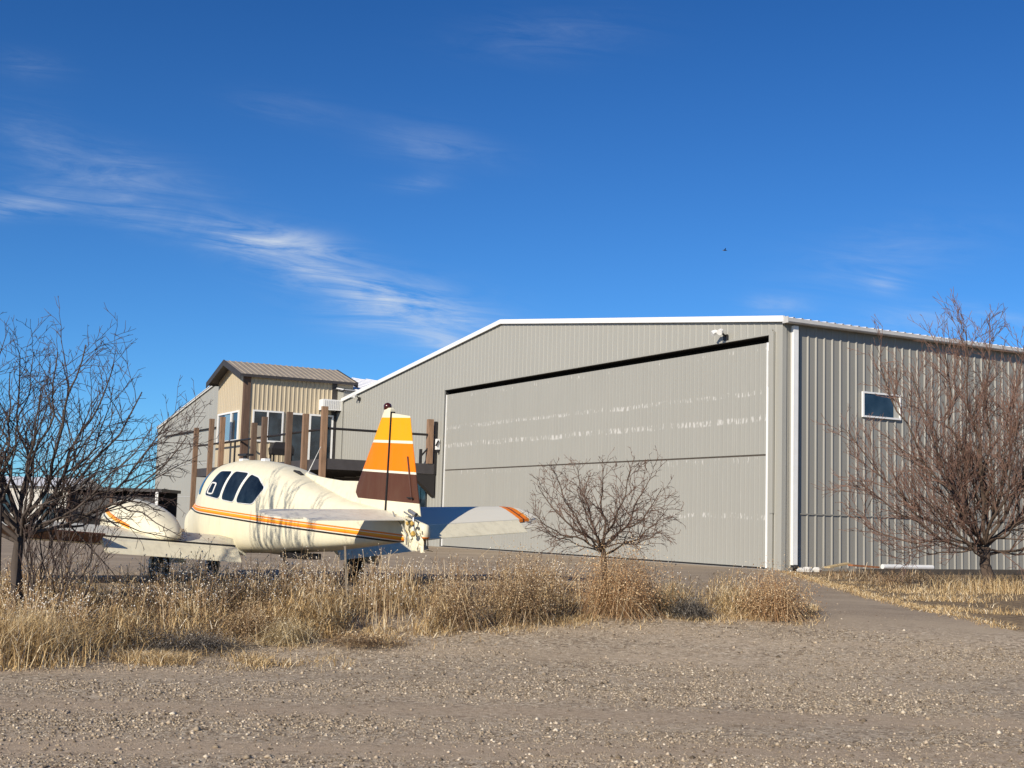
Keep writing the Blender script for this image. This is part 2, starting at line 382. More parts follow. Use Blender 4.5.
# recess behind the door opening, its shade painted near-black
b = MB(); b.box((OP[0]-.3,-.62,0),(OP[1]+.3,-.55,6.9)); b.box((OP[0],-.55,6.532),(OP[1],-.012,6.56)); b.box((OP[0]-.03,-.55,.0),(OP[0]-.005,-.012,6.57)); b.box((OP[1]+.005,-.55,.0),(OP[1]+.03,-.012,6.57))
b.build('door_recess', M_dark, hg)
b = MB()                                                  # flashing round the opening
b.box((OP[0]-.14,.034,0.0),(OP[0]-.004,.06,6.70)); b.box((OP[1]+.004,.034,0),(OP[1]+.05,.055,6.60)); b.box((OP[0]-.14,.035,6.535),(OP[1]+.05,.062,6.58))
b.build('door_jamb', M_side, hg)
dr = MB(); D0, D1 = .605, 21.09
dr.box((D0,-.10,.04),(D0+.085,-.012,6.345))
door = dr.build('bifold_door', M_white, hg)
b = MB(); b.box((D1-.05,-.10,.04),(D1,-.012,6.345)); b.build('edge_trim', M_white, door)
for z0, z1 in ((.06, 3.155), (3.205, 6.345)):
    lb = MB(); pr = rib_profile(D0+.09, D1-.055, .2032, .005, .02, .06)
    ribbed_front(lb, pr, lambda s: z0, lambda s: z1, -.045)
    lb.box((D0+.09,-.10,z0),(D1-.055,-.048,z0+.02)); lb.box((D0+.09,-.10,z1-.02),(D1-.055,-.048,z1))
    lb.build('door_leaf', M_door, door)
b = MB(); b.box((D0+.09,-.12,3.15),(D1-.055,-.055,3.21)); b.build('door_seam', M_seam, door)
b = MB(); b.box((D0+.09,-.14,.0),(D1-.055,-.07,.10)); b.build('door_gap_shade', M_dark, door)  # near-black strip painted for the shadow in the gap under the door
# door lift track end, corner trims
b = MB(); b.box((.28,.038,1.55),(.40,.10,6.62)); b.box((.30,.05,.05),(.38,.08,1.55)); b.build('door_conduit', M_side, hg)
b = MB(); b.box((.50,-.03,5.1),(.60,.02,6.1)); b.build('latch_plate', M_gut, hg)
b = MB(); b.box((-.034,-.11,0),(.11,.036,6.72)); b.build('corner_trim', M_side, hg)
b = MB()
vs = [(-.13,0),(-.30,0),(-.33,.03),(-.33,.13),(-.31,.13),(-.31,.05),(-.15,.02),(-.15,.13),(-.13,.13)]
z0 = 6.80; b.loft([[(x,.09,z0+z) for x, z in vs],[(x,-26,z0+z) for x, z in vs]]); b.box((-.33,.085,z0-.01),(-.10,.105,z0+.17)); b.build('gutter', M_gut, hg, fix=True)
b = MB(); b.box((-.15,-.44,.16),(-.05,-.27,6.76)); ds = b.build('downspout', M_white, hg)
b = MB(); b.tube([(-.15,-.37,.16),(-.16,-.36,.08),(-.20,-.33,.03)], [.07,.075,.08], 10, 0, True); b.build('outlet', M_dark, ds)
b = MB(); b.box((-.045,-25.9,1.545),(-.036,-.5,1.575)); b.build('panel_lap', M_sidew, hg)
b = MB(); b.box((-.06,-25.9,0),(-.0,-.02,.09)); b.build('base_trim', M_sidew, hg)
b = MB(); b.box((.0,-26,-.35),(W1,-.6,-.001)); b.box((0.,-.6,-.3),(W1,.25,.012)); b.build('floor_slab', M_conc, hg)
b = MB(); y0, y1, z0, z1, w = -2.93, -4.43, 4.39, 5.13, .05
for q in [((y0,z0),(y1,z0+w)),((y0,z1-w),(y1,z1)),((y0,z0+w),(y0-w,z1-w)),((y1+w,z0+w),(y1,z1-w))]: b.box((-.09,q[0][0],q[0][1]),(-.02,q[1][0],q[1][1]))
wf = b.build('window', M_white, hg)
b = MB(); b.box((-.055,y0-w,z0+w),(-.04,y1+w,z1-w)); b.build('pane', M_glass, wf)
b = MB(); b.box((-.06,y1+w+.22,z0+w),(-.0555,y1+w,z1-w)); b.build('curtain', mat('pale_curtain', (.45,.45,.40), .9), wf)

hg2 = thing('hangar', 'second grey hangar partly hidden by the tan office, with sloping white roof edge', 'hangar', H0, HR, 'grey metal hangars')
hangar(hg2, 32.75, 70.2, 7.45, 10.25, 22., None, pitch=1.0, amp=.008, fo=-.06)
b = MB(); b.box((39.5,-.05,4.4),(70.1,-.035,4.44)); b.box((39.5,-.05,2.2),(70.1,-.035,2.23)); b.build('panel_lap', M_gut, hg2)
b = MB(); b.tube([(39.6,.04,6.66),(68,.04,6.66)], .05, 6); b.build('conduit', M_dark, hg2)

# ------------------------------------------------------------------ office tower on the deck
M_tan = mat('tan_siding', (.50,.42,.29), .55, var=.08, vs=2., stretch=(2,2,.2))
M_tanroof = mat('tan_roof', (.34,.29,.22), .5, var=.12, vs=2.)
M_fascia = mat('charcoal_fascia', (.040,.036,.036), .6, var=.2)
M_wood = mat('weathered_wood', rough=.85, var=.4, vs=4., stretch=(4,4,.4), bump=.3, build=lambda t, tc, b: t.mix(t.new('ShaderNodeObjectInfo').outputs['Random'], (.13,.085,.058), (.27,.165,.10)))
M_wood2 = mat('brown_corner_board', (.115,.07,.048), .85, var=.35, vs=4., stretch=(4,4,.4))
M_steel = mat('black_steel', (.020,.018,.018), .5)
M_deck = mat('dark_deck', (.055,.05,.052), .65, var=.2)
tw = thing('office_tower', 'tan upper-storey office with ribbed roof and white windows above the deck', 'building', H0, HR)
T0, T1, TO, TE, TR = 33.7, 39.0, 4.53, 7.95, 8.78; TM = (T0+T1)/2
b = MB(); pr = rib_profile(.0, TO-.02, .225, .03, .04, .10)
for (a, oa), (c, oc_) in zip(pr[:-1], pr[1:]): b.add([(T0-oa,a,.012),(T0-oc_,c,.012),(T0-oc_,c,TE),(T0-oa,a,TE)], [(0,1,2,3)])
b.add([(T1,0,.012),(T1,TO,.012),(T1,TO,TE),(T1,0,TE)], [(0,1,2,3)]); b.add([(T0,-.9,6.5),(T1,-.9,6.5),(T1,-.9,TE),(TM,-.9,TR),(T0,-.9,TE)], [(0,1,2,3,4)])
b.add([(T0,-.9,6.3),(T0,0,6.3),(T0,0,TE),(T0,-.9,TE)], [(0,1,2,3)])
b.build('side_wall', M_tan, tw)
b = MB(); pr = rib_profile(T0, T1, .3, .012, .05, .09); pr = sorted(set([p for p in pr if abs(p[0]-TM) > .06]+[(TM, 0.)]))
ribbed_front(b, pr, lambda s: .012, lambda s: TE+(TR-TE)*(1-abs(s-TM)/(TM-T0)), TO); b.build('gable_wall', M_tan, tw)
b = MB(); e = .32; sl = (TR-TE)/(TM-T0); F0, F1 = -1.0, 5.08
for s, sg in ((T0, -1), (T1, 1)):
    pr = rib_profile(F0, F1, .30, .03, .03, .08); x = s+sg*e; z = TE-sl*e+.06
    for (a, oa), (c, oc_) in zip(pr[:-1], pr[1:]): b.add([(x,a,z+oa),(x,c,z+oc_),(TM,c,TR+.06+oc_),(TM,a,TR+.06+oa)], [(0,1,2,3)])
rf = b.build('roof', M_tanroof, tw)
b = MB()
for s, sg in ((T0, -1), (T1, 1)):
    x = s+sg*e; z = TE-sl*e
    b.add([(x,F0,z),(x,F1,z),(TM,F1,TR),(TM,F0,TR)], [(0,1,2,3)])
    b.add([(x+sg*.003,F0,z-.06),(x+sg*.003,F1,z-.06),(x+sg*.003,F1,z+.075),(x+sg*.003,F0,z+.075)], [(0,1,2,3)])
    for yy_ in (F1+.003, F0-.003):
        vs = [(x,yy_,z-.20),(TM,yy_,TR-.20),(TM,yy_,TR+.10),(x,yy_,z+.09)]; vs += [(p[0],p[1]+(.04 if yy_ > 0 else -.04),p[2]) for p in vs]
        b.add(vs, [(0,1,2,3),(4,5,6,7),(0,1,5,4),(3,2,6,7),(0,3,7,4)])
b.build('fascia', M_fascia, rf, fix=True)
b = MB(); b.box((T0-.06,TO-.05,.012),(T0+.20,TO+.27,TE-.08)); b.build('corner_post', M_wood2, tw)
b = MB(); b.box((T0-.055,-.02,.012),(T0-.031,.24,TE)); b.build('corner_trim', M_fascia, tw)
def side_window(y0, y1, z0, z1, fw, mull, name='window'):
    b = MB(); X0, X1 = T0-.085, T0-.035
    for q in [((y0,z0),(y1,z0+fw)),((y0,z1-fw),(y1,z1)),((y0,z0+fw),(y0+fw,z1-fw)),((y1-fw,z0+fw),(y1,z1-fw))]: b.box((X0,q[0][0],q[0][1]),(X1,q[1][0],q[1][1]))
    for c in mull: b.box((X0,c-fw/2,z0+fw),(X1,c+fw/2,z1-fw))
    o = b.build(name, M_white, tw); g = MB(); g.box((T0-.05,y0+fw,z0+fw),(T0-.038,y1-fw,z1-fw)); g.build('pane', M_glass, o); return o
w1 = side_window(2.74, 4.32, 4.67, 6.22, .08, [3.55])
g = MB(); g.box((T0-.062,3.6,4.75),(T0-.0505,4.15,5.45)); g.build('blind', mat('pale_blind', (.36,.33,.27), .9), w1)
dd = side_window(.12, 2.48, 3.46, 6.2, .09, [1.35], 'sliding_door')
g = MB(); g.box((T0-.10,.60,4.85),(T0-.09,.72,5.25)); g.build('notice', mat('pale_notice', (.65,.64,.58), .8), dd)
b = MB(); x0, x1, z0, z1, fw = 35.0, 38.62, 4.72, 6.26, .12
for q in [((x0,z0),(x1,z0+.09)),((x0,z1-.09),(x1,z1)),((x0,z0+.09),(x0+fw,z1-.09)),((x1-fw,z0+.09),(x1,z1-.09)),((36.15,z0+.09),(36.35,z1-.09))]: b.box((q[0][0],TO+.012,q[0][1]),(q[1][0],TO+.09,q[1][1]))
gw = b.build('window', M_white, tw)
g = MB(); g.box((x0+fw,TO+.016,z0+.09),(x1-fw,TO+.03,z1-.09)); g.build('pane', M_glass, gw)
g = MB(); g.box((36.45,TO+.031,z0+.12),(37.5,TO+.035,z1-.12)); g.build('blue_curtain', mat('blue_curtain', (.16,.30,.42), .6), gw)

ac = thing('air_conditioner', 'white air conditioner box on the tan office wall by the sliding door', 'air conditioner', H0, HR)
b = MB(); b.box((T0-.62,-.06,6.42),(T0-.06,.92,6.95)); o = b.build('casing', M_white, ac)
b = MB()
for k in range(9): b.box((T0-.632,.02+k*.095,6.48),(T0-.621,.07+k*.095,6.89))
b.build('grille', mat('pale_grille', (.55,.55,.53), .5), ac)
b = MB(); b.box((T0-.55,-.02,6.36),(T0-.07,.06,6.415)); b.build('bracket', M_steel, ac)
b = MB(); b.box((T0-.55,.80,6.36),(T0-.07,.88,6.415)); b.build('bracket', M_steel, ac)

dk = thing('deck', 'raised dark deck with timber posts and black pipe railing round the office', 'deck', H0, HR)
DZ, DO, DS0, DS1 = 3.45, 4.97, 21.72, 41.2
b = MB(); b.box((DS0+.04,.08,DZ-.10),(T0-.07,DO-.04,DZ-.012)); b.box((T0-.07,TO+.29,DZ-.10),(DS1-.04,DO-.04,DZ-.012)); b.build('floor', M_deck, dk)
b = MB(); b.box((DS0,.07,DZ-.43),(DS0+.04,DO,DZ)); b.box((DS0+.04,DO-.04,DZ-.43),(DS1,DO,DZ)); b.box((DS1-.04,.07,DZ-.43),(DS1,DO-.04,DZ)); b.build('fascia', M_deck, dk)
b = MB()
for k in range(8):
    s = DS0+1.2+k*1.5; b.box((s,.08,DZ-.40),(s+.09,DO-.05,DZ-.11))
b.build('joist', M_fascia, dk)
for s, tz, zb_ in ((40.77,5.63,0),(37.93,5.95,0),(35.99,5.94,2.9),(30.87,5.37,2.9),(29.37,5.56,2.9),(26.0,5.58,2.9),(23.98,5.38,2.9),(21.78,5.55,0)):
    b = MB(); w = .10; dx = random.uniform(-.02,.02); b.loft([[(s-w+dx*q,DO+.01,z),(s+w+dx*q,DO+.01,z),(s+w+dx*q,DO+.24,z),(s-w+dx*q,DO+.24,z)] for z, q in ((zb_,0),(tz*.6,.3),(tz,1))]); b.build('post', M_wood, dk, fix=True)
b = MB(); b.box((DS0-.03,.22,DZ+.004),(DS0+.2,.45,5.33)); b.build('post', M_wood, dk)
b = MB(); b.box((DS0-.01,.04,DZ-.43),(DS0+.14,.13,5.25)); b.box((DS0+.0,.70,DZ+.002),(DS0+.1,.80,4.05)); b.bar((DS0+.05,.74,DZ+.3),(DS0+.05,.42,4.1),.06); b.build('steel_upright', M_steel, dk)
b = MB(); b.tube([(DS1-.1,DO-.05,4.67),(DS0+.05,DO-.05,4.67)], .05, 8); b.tube([(DS0+.05,DO-.05,4.67),(DS0+.05,.1,4.67)], .05, 8)
b.tube([(34.3,DO-.05,DZ),(34.3,DO-.05,4.67)], .05, 6); b.build('railing', M_steel, dk)
b = MB(); b.add([(DS0+.02,.07,DZ-.45),(DS0+.02,1.15,DZ-.45),(DS0+.02,.07,2.05),(DS0+.35,.07,DZ-.45),(DS0+.35,1.15,DZ-.45),(DS0+.35,.07,2.05)], [(0,1,2),(3,5,4),(0,3,4,1),(1,4,5,2),(2,5,3,0)]); b.build('bracket', M_steel, dk)
b = MB(); b.box((DS0+.8,.06,0.02),(24.1,.12,3.0)); b.box((DS0+1.25,.12,.2),(23.8,.135,2.9)); b.build('under_door', [M_glass], dk)
b = MB(); b.box((DS0+2.6,.05,.012),(T0-.06,.07,DZ-.44)); b.build('under_deck_shade', M_deck, dk)  # dark sheet over the hangar front, painting the shadow under the deck
gr = thing('barbecue_grill', 'black covered barbecue grill on the deck beside the sliding door', 'grill', H0, HR)
b = MB(); b.loft([[(s_, 3.2+y*1.2, z) for s_, y in ((32.4-k,-.45+q),(32.4+k,-.45+q),(32.4+k,.45-q),(32.4-k,.45-q))] for z, k, q in ((DZ+.55,.25,0),(DZ+.85,.28,-.02),(DZ+1.08,.22,.08),(DZ+1.18,.10,.2))], fix if False else 0); b.build('lid', M_steel, gr, smooth=False, fix=True)
for s_ in (32.2, 32.6):
    for y in (2.75, 3.65):
        b = MB(); b.box((s_-.03,y-.03,DZ-.008),(s_+.03,y+.03,DZ+.56)); b.build('leg', M_steel, gr)

def wall_lamp(s, z, lab):
    l = thing('wall_lamp', lab, 'wall lamp', H0, HR, 'flood lamps on the hangar front')
    b = MB(); b.box((s-.10,.036,z-.12),(s+.10,.07,z+.05)); b.tube([(s,.06,z),(s,.20,z+.10),(s+.02,.30,z+.07)], .03, 6); b.build('bracket', M_steel, l)
    for dx in (-.13, .13):
        b = MB(); b.tube([(s+dx*.3,.2,z+.10),(s+dx,.32,z+.12),(s+dx*1.3,.42,z+.06)], [.04,.07,.09], 9, 0, True); b.build('lamp_head', M_white, l)
wall_lamp(2.45, 6.72, 'small white twin lamp on the hangar front just above the right end of the door')
wall_lamp(30.5, 6.86, 'small lamp on the hangar front under the low left end of the roof')
cm = thing('security_camera', 'small white security camera on the wall left of the big door', 'camera', H0, HR)
b = MB(); b.box((21.42,.036,4.05),(21.62,.16,4.50)); b.build('housing', M_white, cm)
b = MB(); b.tube([(21.5,.10,4.04),(21.5,.10,3.92)], [.07,.05], 8, 0, True); b.build('sensor', M_steel, cm)
b = MB(); b.tube([(21.40,.12,4.42),(21.38,.24,4.2)], .035, 6, 0, True); b.build('lens', M_steel, cm)

# ------------------------------------------------------------------ airplane (x forward, y left, z up; wheels on the apron)
CREAM = (.77,.715,.53); YEL = (.90,.37,.012); ORA = (.86,.215,.006); BRN = (.095,.040,.026); BLK = (.012,.010,.010); WHT = (.80,.76,.62)
M_fus = mat('cream_striped_paint', rough=.5, spec=.3, build=stripes(.056, [(.4,CREAM),(.762,BLK),(.79,WHT),(.806,ORA),(.83,YEL),(.86,WHT),(.872,ORA),(.896,CREAM)], .4, 1.6, .16))
M_cream = mat('cream_paint', rough=.45, build=stripes(0, [(-2,CREAM),(9,CREAM)], -2, 10, .30))
M_fin = mat('banded_tail_paint', rough=.55, spec=.15, build=stripes(.05, [(.9,CREAM),(1.335,BRN),(1.73,WHT),(1.765,ORA),(2.165,WHT),(2.20,YEL),(2.53,CREAM)], .9, 2.9, .07))
M_wing = mat('weathered_wing_paint', rough=.5, build=stripes(0, [(-2,(.70,.67,.54)),(9,(.70,.67,.54))], -2, 10, .45))
M_brown = mat('brown_paint', BRN, .5, var=.25)
def nac(t, tc, b):
    s = t.sep(tc); h = t.m('SUBTRACT', s[2], t.m('MULTIPLY', t.m('SUBTRACT', s[0], 4.4), .20)); k = t.m('GREATER_THAN', t.m('ABSOLUTE', s[1]), 1.86)
    c = t.ramp(t.mr(h, .6, 1.2), [(0,CREAM),(.20,WHT),(.23,BLK),(.28,CREAM),(.34,YEL),(.42,ORA),(.46,CREAM)], 'CONSTANT')
    n = t.noise(t.scale(tc, 2.5, 2.5, 1.), 3., 5, .65)
    c = t.mix(t.m('MULTIPLY', k, t.m('GREATER_THAN', s[0], 4.45)), CREAM, c)
    return t.mix(t.mr(n, .45, .75, 0., .35), c, (.36,.33,.26))
M_nac = mat('cowling_paint', rough=.42, build=nac)
M_stab = mat('grey_tailplane_paint', rough=.5, build=stripes(0, [(-2,(.74,.71,.60)),(9,(.74,.71,.60))], -2, 10, .3))
def tipm(t, tc, b):
    s = t.sep(tc); h = t.m('ABSOLUTE', s[1]); h = t.m('ADD', h, t.m('MULTIPLY', s[0], .10))
    return t.ramp(t.mr(h, 1.5, 2.5), [(0,(.74,.71,.60)),(.58,ORA),(.66,BRN),(.69,ORA),(.77,YEL),(.79,WHT)], 'CONSTANT')
M_stabR = mat('tailplane_paint_with_tip_stripe', rough=.5, build=tipm)
M_tyre = mat('tyre_rubber', (.018,.017,.016), .85, var=.2)
M_alloy = mat('bare_metal', (.42,.42,.41), .4, .7)
M_foam = mat('yellow_foam', (.62,.40,.10), .9, var=.3, vs=15)
M_pane = mat('cabin_window_glass', rough=.12, spec=.12, build=lambda t, tc, b: t.ramp(t.noise(tc, 3., 3, .6), [(.35,(.006,.010,.016)),(.7,(.022,.034,.048))]))
PS = .634; P0 = Vector((-1.47, 18.15, APRON))
ap = thing('airplane', 'old cream twin-engine airplane with orange and brown striped tail fin parked on the apron', 'airplane', P0, math.pi/2+PS)
st = np.array([(-.62,.845,1.03,.05),(-.3,.80,1.10,.10),(.2,.765,1.18,.165),(.8,.71,1.28,.25),(1.4,.655,1.36,.345),(2.0,.605,1.495,.44),(2.6,.56,1.645,.52),(3.1,.525,1.79,.57),(3.7,.495,1.925,.60),(4.4,.465,2.01,.615),(5.1,.45,2.04,.62),(5.7,.44,2.005,.61),(6.1,.44,1.93,.53),(6.4,.45,1.78,.44),(6.65,.47,1.58,.36),(6.9,.50,1.44,.285),(7.2,.55,1.33,.20),(7.45,.62,1.22,.13),(7.62,.69,1.12,.115),(7.70,.77,1.04,.06),(7.72,.84,.96,.015)])
def herm(x, xp, fp):
    x = np.clip(x, xp[0], xp[-1]); i = np.clip(np.searchsorted(xp, x)-1, 0, len(xp)-2); h = np.diff(xp); dl = np.diff(fp)/h
    mm = np.zeros(len(xp)); mm[1:-1] = np.where(dl[:-1]*dl[1:] > 0, 2*dl[:-1]*dl[1:]/(dl[:-1]+dl[1:]+1e-12), 0); mm[0] = dl[0]; mm[-1] = dl[-1]
    t_ = (x-xp[i])/h[i]; a = fp[i]; b = fp[i+1]
    return (2*t_**3-3*t_**2+1)*a+(t_**3-2*t_**2+t_)*h[i]*mm[i]+(-2*t_**3+3*t_**2)*b+(t_**3-t_**2)*h[i]*mm[i+1]
def nu(a): return 2.2+.75*(1-sst(2.6, 4.2, a))*sst(-.3, 1.2, a)
def fus(a): return [float(herm(np.array(a), st[:,0], st[:,k])) for k in (1, 2, 3)]
def fpt(a, ph, off=0.):
    zb_, zt_, w = fus(a); zm = zb_+(zt_-zb_)*.46; cs, sn = math.cos(ph), math.sin(ph)
    if sn >= 0: n_, hh = nu(a), zt_-zm
    else: n_, hh = 4.6-2.2*sst(5.3, 6.3, a), zm-zb_
    y = (w+off)*math.copysign(abs(cs)**(2/n_), cs); z = zm+(hh+off)*math.copysign(abs(sn)**(2/n_), sn)
    return (a, y, z)
def fy(a, z):
    zb_, zt_, w = fus(a); zm = zb_+(zt_-zb_)*.46
    n_, hh = (nu(a), zt_-zm) if z > zm else (4.6-2.2*sst(5.3, 6.3, a), zm-zb_)
    q = min(.999, abs((z-zm)/hh)); return w*(1-q**n_)**(1/n_)
b = MB(); b.loft([[fpt(a, 2*math.pi*k/56) for k in range(56)] for a in np.concatenate([np.arange(-.62, 7.5, .10), [7.55,7.62,7.68,7.71,7.72]])])
fu = b.build('fuselage', M_fus, ap, smooth=True, fix=True)
def smooth_poly(P, n=6, r=.17):
    out = []; N_ = len(P)
    for i in range(N_):
        p0, p1, p2 = np.array(P[i-1]), np.array(P[i]), np.array(P[(i+1)%N_]); a = p1+(p0-p1)*r; c = p1+(p2-p1)*r
        for k in range(n+1):
            q = k/n; out.append((1-q)**2*a+2*q*(1-q)*p1+q*q*c)
        e_ = p2+(p1-p2)*r
        for k in range(1, 8): out.append(c+(e_-c)*k/8)
    return out
def fus_patch(poly, off, sg=1):
    P = smooth_poly(poly); cen = sum(P)/len(P); vs = []; fs = []; n = len(P); K = 6
    for k in range(K+1):
        for p in P:
            q = cen+(p-cen)*(k/K); vs.append((q[0], sg*(fy(q[0], q[1])+off), q[1]))
    for k in range(K):
        for i in range(n):
            f = (k*n+i, k*n+(i+1)%n, (k+1)*n+(i+1)%n, (k+1)*n+i); fs.append(f if sg > 0 else f[::-1])
    return vs, fs
def fus_ring(poly, e, off, sg=1):
    P = smooth_poly(poly); cen = sum(P)/len(P); vs = []; fs = []; n = len(P)
    for k, (s_, o_) in enumerate(((0,.004),(0,off),(e,off),(e,-.01))):
        for p in P:
            dv = p-cen; q = p+dv/np.linalg.norm(dv)*s_; vs.append((q[0], sg*(fy(q[0], q[1])+o_), q[1]))
    for k in range(3):
        for i in range(n): fs.append((k*n+i, k*n+(i+1)%n, (k+1)*n+(i+1)%n, (k+1)*n+i))
    return vs, fs
wins = [[(5.62,1.42),(5.36,1.835),(4.83,1.825),(4.95,1.35)],[(4.755,1.825),(4.17,1.785),(4.37,1.30),(4.87,1.345)],[(4.09,1.765),(3.74,1.70),(3.37,1.53),(3.67,1.27),(4.29,1.295)]]
for sg in (1, -1):
    for w in wins:
        b = MB(); b.add(*fus_patch(w, .006, sg)); wo = b.build('cabin_window', M_pane, fu, smooth=True)
        b = MB(); b.add(*fus_ring(w, .014, .011, sg)); b.build('window_frame', M_white, fu, smooth=True)
b = MB(); b.add(*fus_ring([(5.50,1.46),(5.42,1.62),(5.24,1.61),(5.28,1.45)], .026, .016)); b.build('vent_frame', M_white, fu, smooth=True)
b = MB(); rg = []
for i in range(13):
    tq = i/12; row = []
    for j in range(8):
        a = (5.90-.10*tq)+((6.05+.70*tq**.8)-(5.90-.10*tq))*j/7; zb_, zt_, w_ = fus(a); zm = zb_+(zt_-zb_)*.46
        z0 = min(1.43, zt_-.05); sn0 = ((z0-zm)/(zt_-zm))**(nu(a)/2); ph0 = math.asin(min(1, sn0)); row.append((ph0+(math.radians(86)-ph0)*tq, a))
    rg.append(row)
for sg in (1, -1):
    b.add([(lambda p: (p[0], sg*p[1], p[2]))(fpt(a, ph, .007)) for row in rg for ph, a in row], [(i*8+j, i*8+j+1, (i+1)*8+j+1, (i+1)*8+j) for i in range(12) for j in range(7)])
b.build('windshield', M_pane, fu, smooth=True, fix=True)
# dorsal fin, tail fin, rudder
b = MB(); rings = []
for a, zt_, w in ((3.0,1.80,.06),(2.85,1.765,.075),(2.3,1.70,.09),(1.8,1.655,.10),(1.3,1.645,.10),(1.1,1.70,.09)):
    z0 = fus(a)[1]-.12; rings.append([(a,-w*1.3,z0),(a,-w*.55,z0+(zt_-z0)*.6),(a,-.012,zt_),(a,.012,zt_),(a,w*.55,z0+(zt_-z0)*.6),(a,w*1.3,z0)])
b.loft(rings); b.build('dorsal_fin', M_cream, ap, smooth=False, fix=True)
def fin_ring(z, le, te, th_, le_r=.5):
    c = le-te; pts = []
    for q, y in ((0,0),(.03,.35),(.12,.72),(.3,.98),(.55,1.),(1.,.78)): pts.append((le-q*c, y*th_/2, z))
    return pts+[(x, -y, z_) for x, y, z_ in pts[:0:-1]]
b = MB(); fr = []
for z in (1.10,1.3,1.56,1.9,2.2,2.45,2.60,2.675):
    le = 1.36-(z-1.56)*.664; te = .435-(z-1.25)*.012
    fr.append(fin_ring(z, le, te, .17-.05*(z-1.1)))
fr.append([(x*.0+(.515+(x-.515)*.75), y*.45, 2.70) for x, y, z in fr[-1]])
b.loft(fr); fin = b.build('tail_fin', M_fin, ap, smooth=False, fix=True)
b = MB(); rr = []
for z0 in (1.14,1.3,1.6,1.9,2.2,2.45,2.56,2.62):
    hg_ = .435-(z0-1.25)*.012-.030; te = -.45+(z0-1.12)*.252; th_ = .115-.03*(z0-1.1)
    zz = lambda x: z0 + (x-.4)*.14*(1 if z0 > 2.3 else (z0-1.1)/1.2)
    pts = [(hg_,.35),(hg_-.02,.5),(hg_-.06,.5),(te,.06)]
    rr.append([(x, th_*y, zz(x)) for x, y in pts]+[(x, -th_*y, zz(x)) for x, y in pts[::-1]])
b.loft(rr); ru = b.build('rudder', M_fin, ap, fix=True)
b = MB(); b.loft([[(te_+.150,.040,z),(te_+.150,-.040,z),(te_+.140,-.036,z),(te_+.140,.036,z)] for z, te_ in ((1.36,-.39),(1.98,-.233))]); b.build('trim_tab_gap', M_brown, ru, fix=True)
b = MB(); b.bar((-.14,.045,1.40),(-.29,.045,1.395),.016); b.build('tab_pushrod', M_dark, ru)
b = MB(); b.loft([[(.435-(z-1.25)*.012-.022,-w_,z),(.435-(z-1.25)*.012+.004,-w_,z),(.435-(z-1.25)*.012+.004,w_,z),(.435-(z-1.25)*.012-.022,w_,z)] for z, w_ in ((1.16,.061),(2.64,.036))]); b.build('hinge_gap', M_dark, fin, fix=True)
b = MB(); b.tube([(.56,0,2.68),(.56,0,2.735),(.56,0,2.765),(.56,0,2.78)], [.055,.06,.045,.01], 10, 0, True); b.build('beacon', mat('dark_red_lens', (.06,.012,.01), .2), fin, smooth=True)
# torn tail cone
b = MB()
def crumple(p, q, r_, s_, amp, n=6):
    p, q, r_, s_ = map(Vector, (p, q, r_, s_)); vs = []
    for i in range(n+1):
        for j in range(n+1):
            u, v = i/n, j/n; x = p.lerp(q, u).lerp(s_.lerp(r_, u), v); x += Vector([random.uniform(-amp, amp) for _ in range(3)]); vs.append(x)
    b.add(vs, [(i*(n+1)+j, i*(n+1)+j+1, (i+1)*(n+1)+j+1, (i+1)*(n+1)+j) for i in range(n) for j in range(n) if random.random() > .06])
crumple((-.10,.17,1.10),(-.50,.13,1.0),(-.56,.10,.66),(-.30,.16,.78),.022)
crumple((-.10,-.15,1.10),(-.52,-.10,1.0),(-.56,-.06,.66),(-.30,-.14,.78),.022)
crumple((-.35,.14,.76),(-.56,.10,.72),(-.62,-.10,.66),(-.35,-.14,.74),.02)
crumple((-.30,.19,1.16),(-.40,.21,1.10),(-.48,.16,.80),(-.38,.15,.78),.02)
crumple((-.40,.16,1.0),(-.60,.08,.95),(-.64,.05,.64),(-.46,.15,.70),.02)
tc_ = b.build('torn_tail_cone', M_cream, ap)
for k in range(5):
    b = MB(); p = Vector((-.40+random.uniform(-.22,.2), .17+random.uniform(-.04,.04), .93+random.uniform(-.12,.12))); r0 = random.uniform(.018,.04)
    b.tube([p-Vector((0,0,r0)), p-Vector((0,0,r0*.4)), p+Vector((0,.01,r0*.5)), p+Vector((.01,0,r0))], [.01,r0,r0*.9,.01], 6); b.build('exposed_foam', M_foam, tc_)
b = MB(); b.tube([(.1,.12,1.2),(-.1,.2,1.12),(-.3,.21,1.02),(-.42,.2,.88),(-.40,.19,.75)], .012, 5); b.tube([(-.2,.12,1.2),(-.5,.15,1.12),(-.55,.17,.9)], .014, 5); b.tube([(-.3,.1,1.22),(-.52,.12,1.16)], .03, 6); b.build('control_linkage', M_alloy, tc_)
